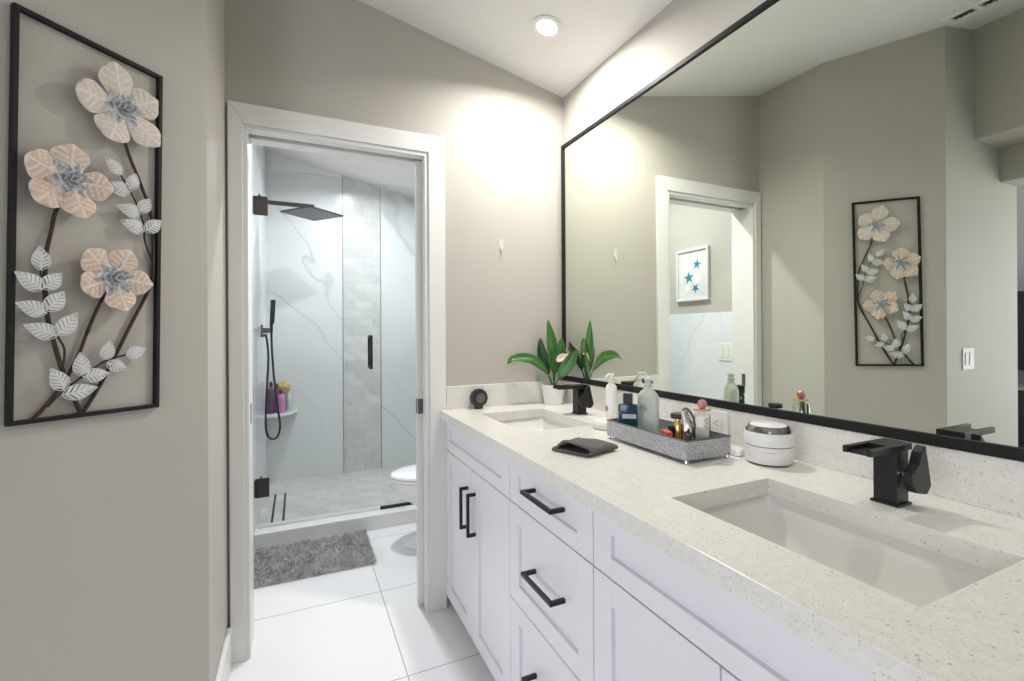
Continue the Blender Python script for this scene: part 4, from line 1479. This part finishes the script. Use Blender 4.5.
b = MB()
b.loft([egg(-0.40, 0.290, 0.27, 0.122, 0.0), egg(-0.40, 0.290, 0.27, 0.122, 0.012), egg(-0.40, 0.235, 0.265, 0.106, 0.045), egg(-0.40, 0.165, 0.26, 0.098, 0.10), egg(-0.40, 0.150, 0.26, 0.098, 0.17),
        egg(-0.41, 0.195, 0.26, 0.118, 0.23), egg(-0.43, 0.280, 0.27, 0.155, 0.30), egg(-0.44, 0.322, 0.28, 0.178, 0.36), egg(-0.44, 0.326, 0.28, 0.184, RIMZ)])
b.obj('bowl', 'toilet', tt, smooth='auto')
b = MB()
b.loft([egg(-0.44, 0.322, 0.24, 0.180, RIMZ), egg(-0.44, 0.330, 0.245, 0.188, RIMZ + 0.004), egg(-0.44, 0.330, 0.245, 0.188, RIMZ + 0.016), egg(-0.44, 0.324, 0.24, 0.183, RIMZ + 0.020)])
b.obj('seat', 'toilet', tt, smooth='auto')
b = MB()
b.loft([egg(-0.44, 0.322, 0.24, 0.181, RIMZ + 0.0225), egg(-0.44, 0.328, 0.243, 0.186, RIMZ + 0.027), egg(-0.44, 0.324, 0.24, 0.183, RIMZ + 0.038), egg(-0.44, 0.29, 0.22, 0.160, RIMZ + 0.046), egg(-0.44, 0.15, 0.12, 0.08, RIMZ + 0.050)])
b.obj('lid', 'toilet', tt, smooth='auto')
b = MB()
b.loft([rrect(-0.105, 0, 0.095, 0.20, 0.03, RIMZ - 0.02), rrect(-0.105, 0, 0.10, 0.21, 0.03, RIMZ + 0.05), rrect(-0.105, 0, 0.10, 0.215, 0.03, 0.745)])
b.obj('tank', 'toilet', tt, smooth='auto')
b = MB()
b.loft([rrect(-0.105, 0, 0.104, 0.222, 0.03, 0.745), rrect(-0.105, 0, 0.106, 0.225, 0.03, 0.752), rrect(-0.105, 0, 0.106, 0.225, 0.03, 0.775), rrect(-0.105, 0, 0.09, 0.21, 0.03, 0.783)])
b.obj('tank_lid', 'toilet', tt, smooth='auto')
MB().lathe([(0.0005, 0.783), (0.022, 0.783), (0.022, 0.787), (0.0005, 0.788)], 24, cx=-0.105).obj('flush_button', 'chrome', tt, smooth='auto')

# shaggy bath mat
mat_ = thing('bath_mat', 'grey shaggy bath mat on the floor in front of the shower curb', 'bath mat', (0.0755, 2.865, 0.0))
MX_, MY_ = 0.308, 0.222
m_ = MB()
m_.loft([rrect(0, 0, MX_ - .006, MY_ - .006, 0.02, z) for z in (0.0, 0.010)])
m_.obj('backing', 'pile', mat_)
verts, faces = [], []
rng = random.Random(3)
NT_ = 15000
for i in range(NT_):
    x = rng.uniform(-MX_, MX_)
    y = rng.uniform(-MY_, MY_)
    a = rng.uniform(0, 2 * PI)
    ln = rng.uniform(0.012, 0.024)
    lean = rng.uniform(0.1, 1.3)
    dx, dy = math.cos(a) * math.sin(lean) * ln, math.sin(a) * math.sin(lean) * ln
    dz = math.cos(lean) * ln
    w2 = rng.uniform(0.0012, 0.0022)
    sx, sy = -math.sin(a) * w2, math.cos(a) * w2
    k = len(verts)
    z0 = 0.008
    verts += [(x - sx, y - sy, z0), (x + sx, y + sy, z0), (x + dx * .6 + sx, y + dy * .6 + sy, z0 + dz * .75), (x + dx * .6 - sx, y + dy * .6 - sy, z0 + dz * .75), (x + dx, y + dy, z0 + dz)]
    faces += [(k, k + 1, k + 2, k + 3), (k + 3, k + 2, k + 4)]
pl_ = mesh_obj('pile', verts, faces, 'pile', mat_, 0, True)
pl_['kind'] = 'stuff'

# framed starfish picture on the left wall of the toilet room
pc = thing('framed_picture', 'framed beach print with teal starfish and white shells, seen in the mirror', 'picture', (L, 2.662, 1.697))
PW, PH = 0.158, 0.200
f_ = MB()
t_ = 0.020
for a, b_, c, d in ((-PW, PW, -PH, -PH + t_), (-PW, PW, PH - t_, PH), (-PW, -PW + t_, -PH + t_, PH - t_), (PW - t_, PW, -PH + t_, PH - t_)):
    f_.box(0.0, 0.024, a, b_, c, d)
f_.obj('frame', 'wood_white', pc, bevel=0.003)
MB().box(0.0, 0.012, -PW + t_, PW - t_, -PH + t_, PH - t_).obj('print', 'canvas', pc)


def star(mb, cy, cz, r, rot):
    pts = []
    for k in range(10):
        a = rot + k * PI / 5
        rr = r if k % 2 == 0 else r * 0.36
        pts.append((cy + rr * math.cos(a), cz + rr * math.sin(a)))
    mb.prism(pts, 'x', 0.012, 0.0135)


s_ = MB()
for cy, cz, r, rot in ((-0.045, 0.075, 0.042, 0.5), (0.035, -0.020, 0.052, 0.2), (-0.030, -0.105, 0.040, 0.9)):
    star(s_, cy, cz, r, rot)
s_.obj('starfish', 'teal', pc)
s_ = MB()
for cy, cz, ry, rz in ((0.045, 0.060, 0.046, 0.040), (-0.045, -0.030, 0.044, 0.042), (0.05, -0.10, 0.028, 0.024), (0.0, 0.115, 0.022, 0.018)):
    pts = [(cy + ry * math.cos(2 * PI * i / 22) * (1 + 0.06 * math.cos(i * PI)), cz + rz * math.sin(2 * PI * i / 22) * (1 + 0.06 * math.cos(i * PI))) for i in range(22)]
    s_.prism(pts, 'x', 0.012, 0.0128)
s_.obj('shells', 'shellw', pc)

sw = thing('light_switch', 'white triple rocker switch on the marble wainscot, seen in the mirror', 'light switch', (L + 0.01, 2.345, 1.118))
MB().box(0, 0.006, -0.072, 0.072, -0.060, 0.060).obj('cover_plate', 'white_plastic', sw, bevel=0.002)
for k in (-1, 0, 1):
    MB().box(0.006, 0.009, k * 0.046 - 0.016, k * 0.046 + 0.016, -0.034, 0.034).obj('rocker', 'white_plastic', sw, bevel=0.001)

# bedroom furniture glimpsed at the right end of the mirror
dz = thing('dresser', 'dark espresso dresser in the bedroom at the right edge of the mirror', 'dresser', (BEDX + 0.27, 1.75, 0))
MB().box(-0.24, 0.22, -0.75, 0.75, 0.06, 0.745).obj('body', 'dresser', dz, bevel=0.004)
MB().box(-0.245, 0.235, -0.77, 0.77, 0.745, 0.775).obj('top', 'dresser_top', dz, bevel=0.004)
for yy in (-0.70, 0.70):
    for xx in (-0.20, 0.18):
        MB().box(xx - 0.025, xx + 0.025, yy - 0.025, yy + 0.025, 0, 0.06).obj('leg', 'dresser', dz)
for k in range(3):
    for yy in (-0.37, 0.37):
        d = MB().box(0.22, 0.236, yy - 0.345, yy + 0.345, 0.085 + k * 0.22, 0.285 + k * 0.22).obj('drawer', 'dresser', dz, bevel=0.003)
        MB().box(0.236, 0.256, yy - 0.06, yy + 0.06, 0.18 + k * 0.22, 0.192 + k * 0.22).obj('handle', 'chrome', d)
tv = thing('television', 'dark television standing on the bedroom dresser', 'television', (BEDX + 0.20, 1.62, 0.775))
MB().box(-0.03, 0.02, -0.60, 0.60, 0.125, 0.835).obj('screen', 'screen', tv, bevel=0.004)
for yy in (-0.42, 0.36):
    l_ = MB()
    l_.tube([(0.09, yy - 0.06, 0.006), (-0.005, yy, 0.13), (-0.09, yy + 0.06, 0.006)], 0.008, 8)
    l_.obj('stand_leg', 'black', tv)
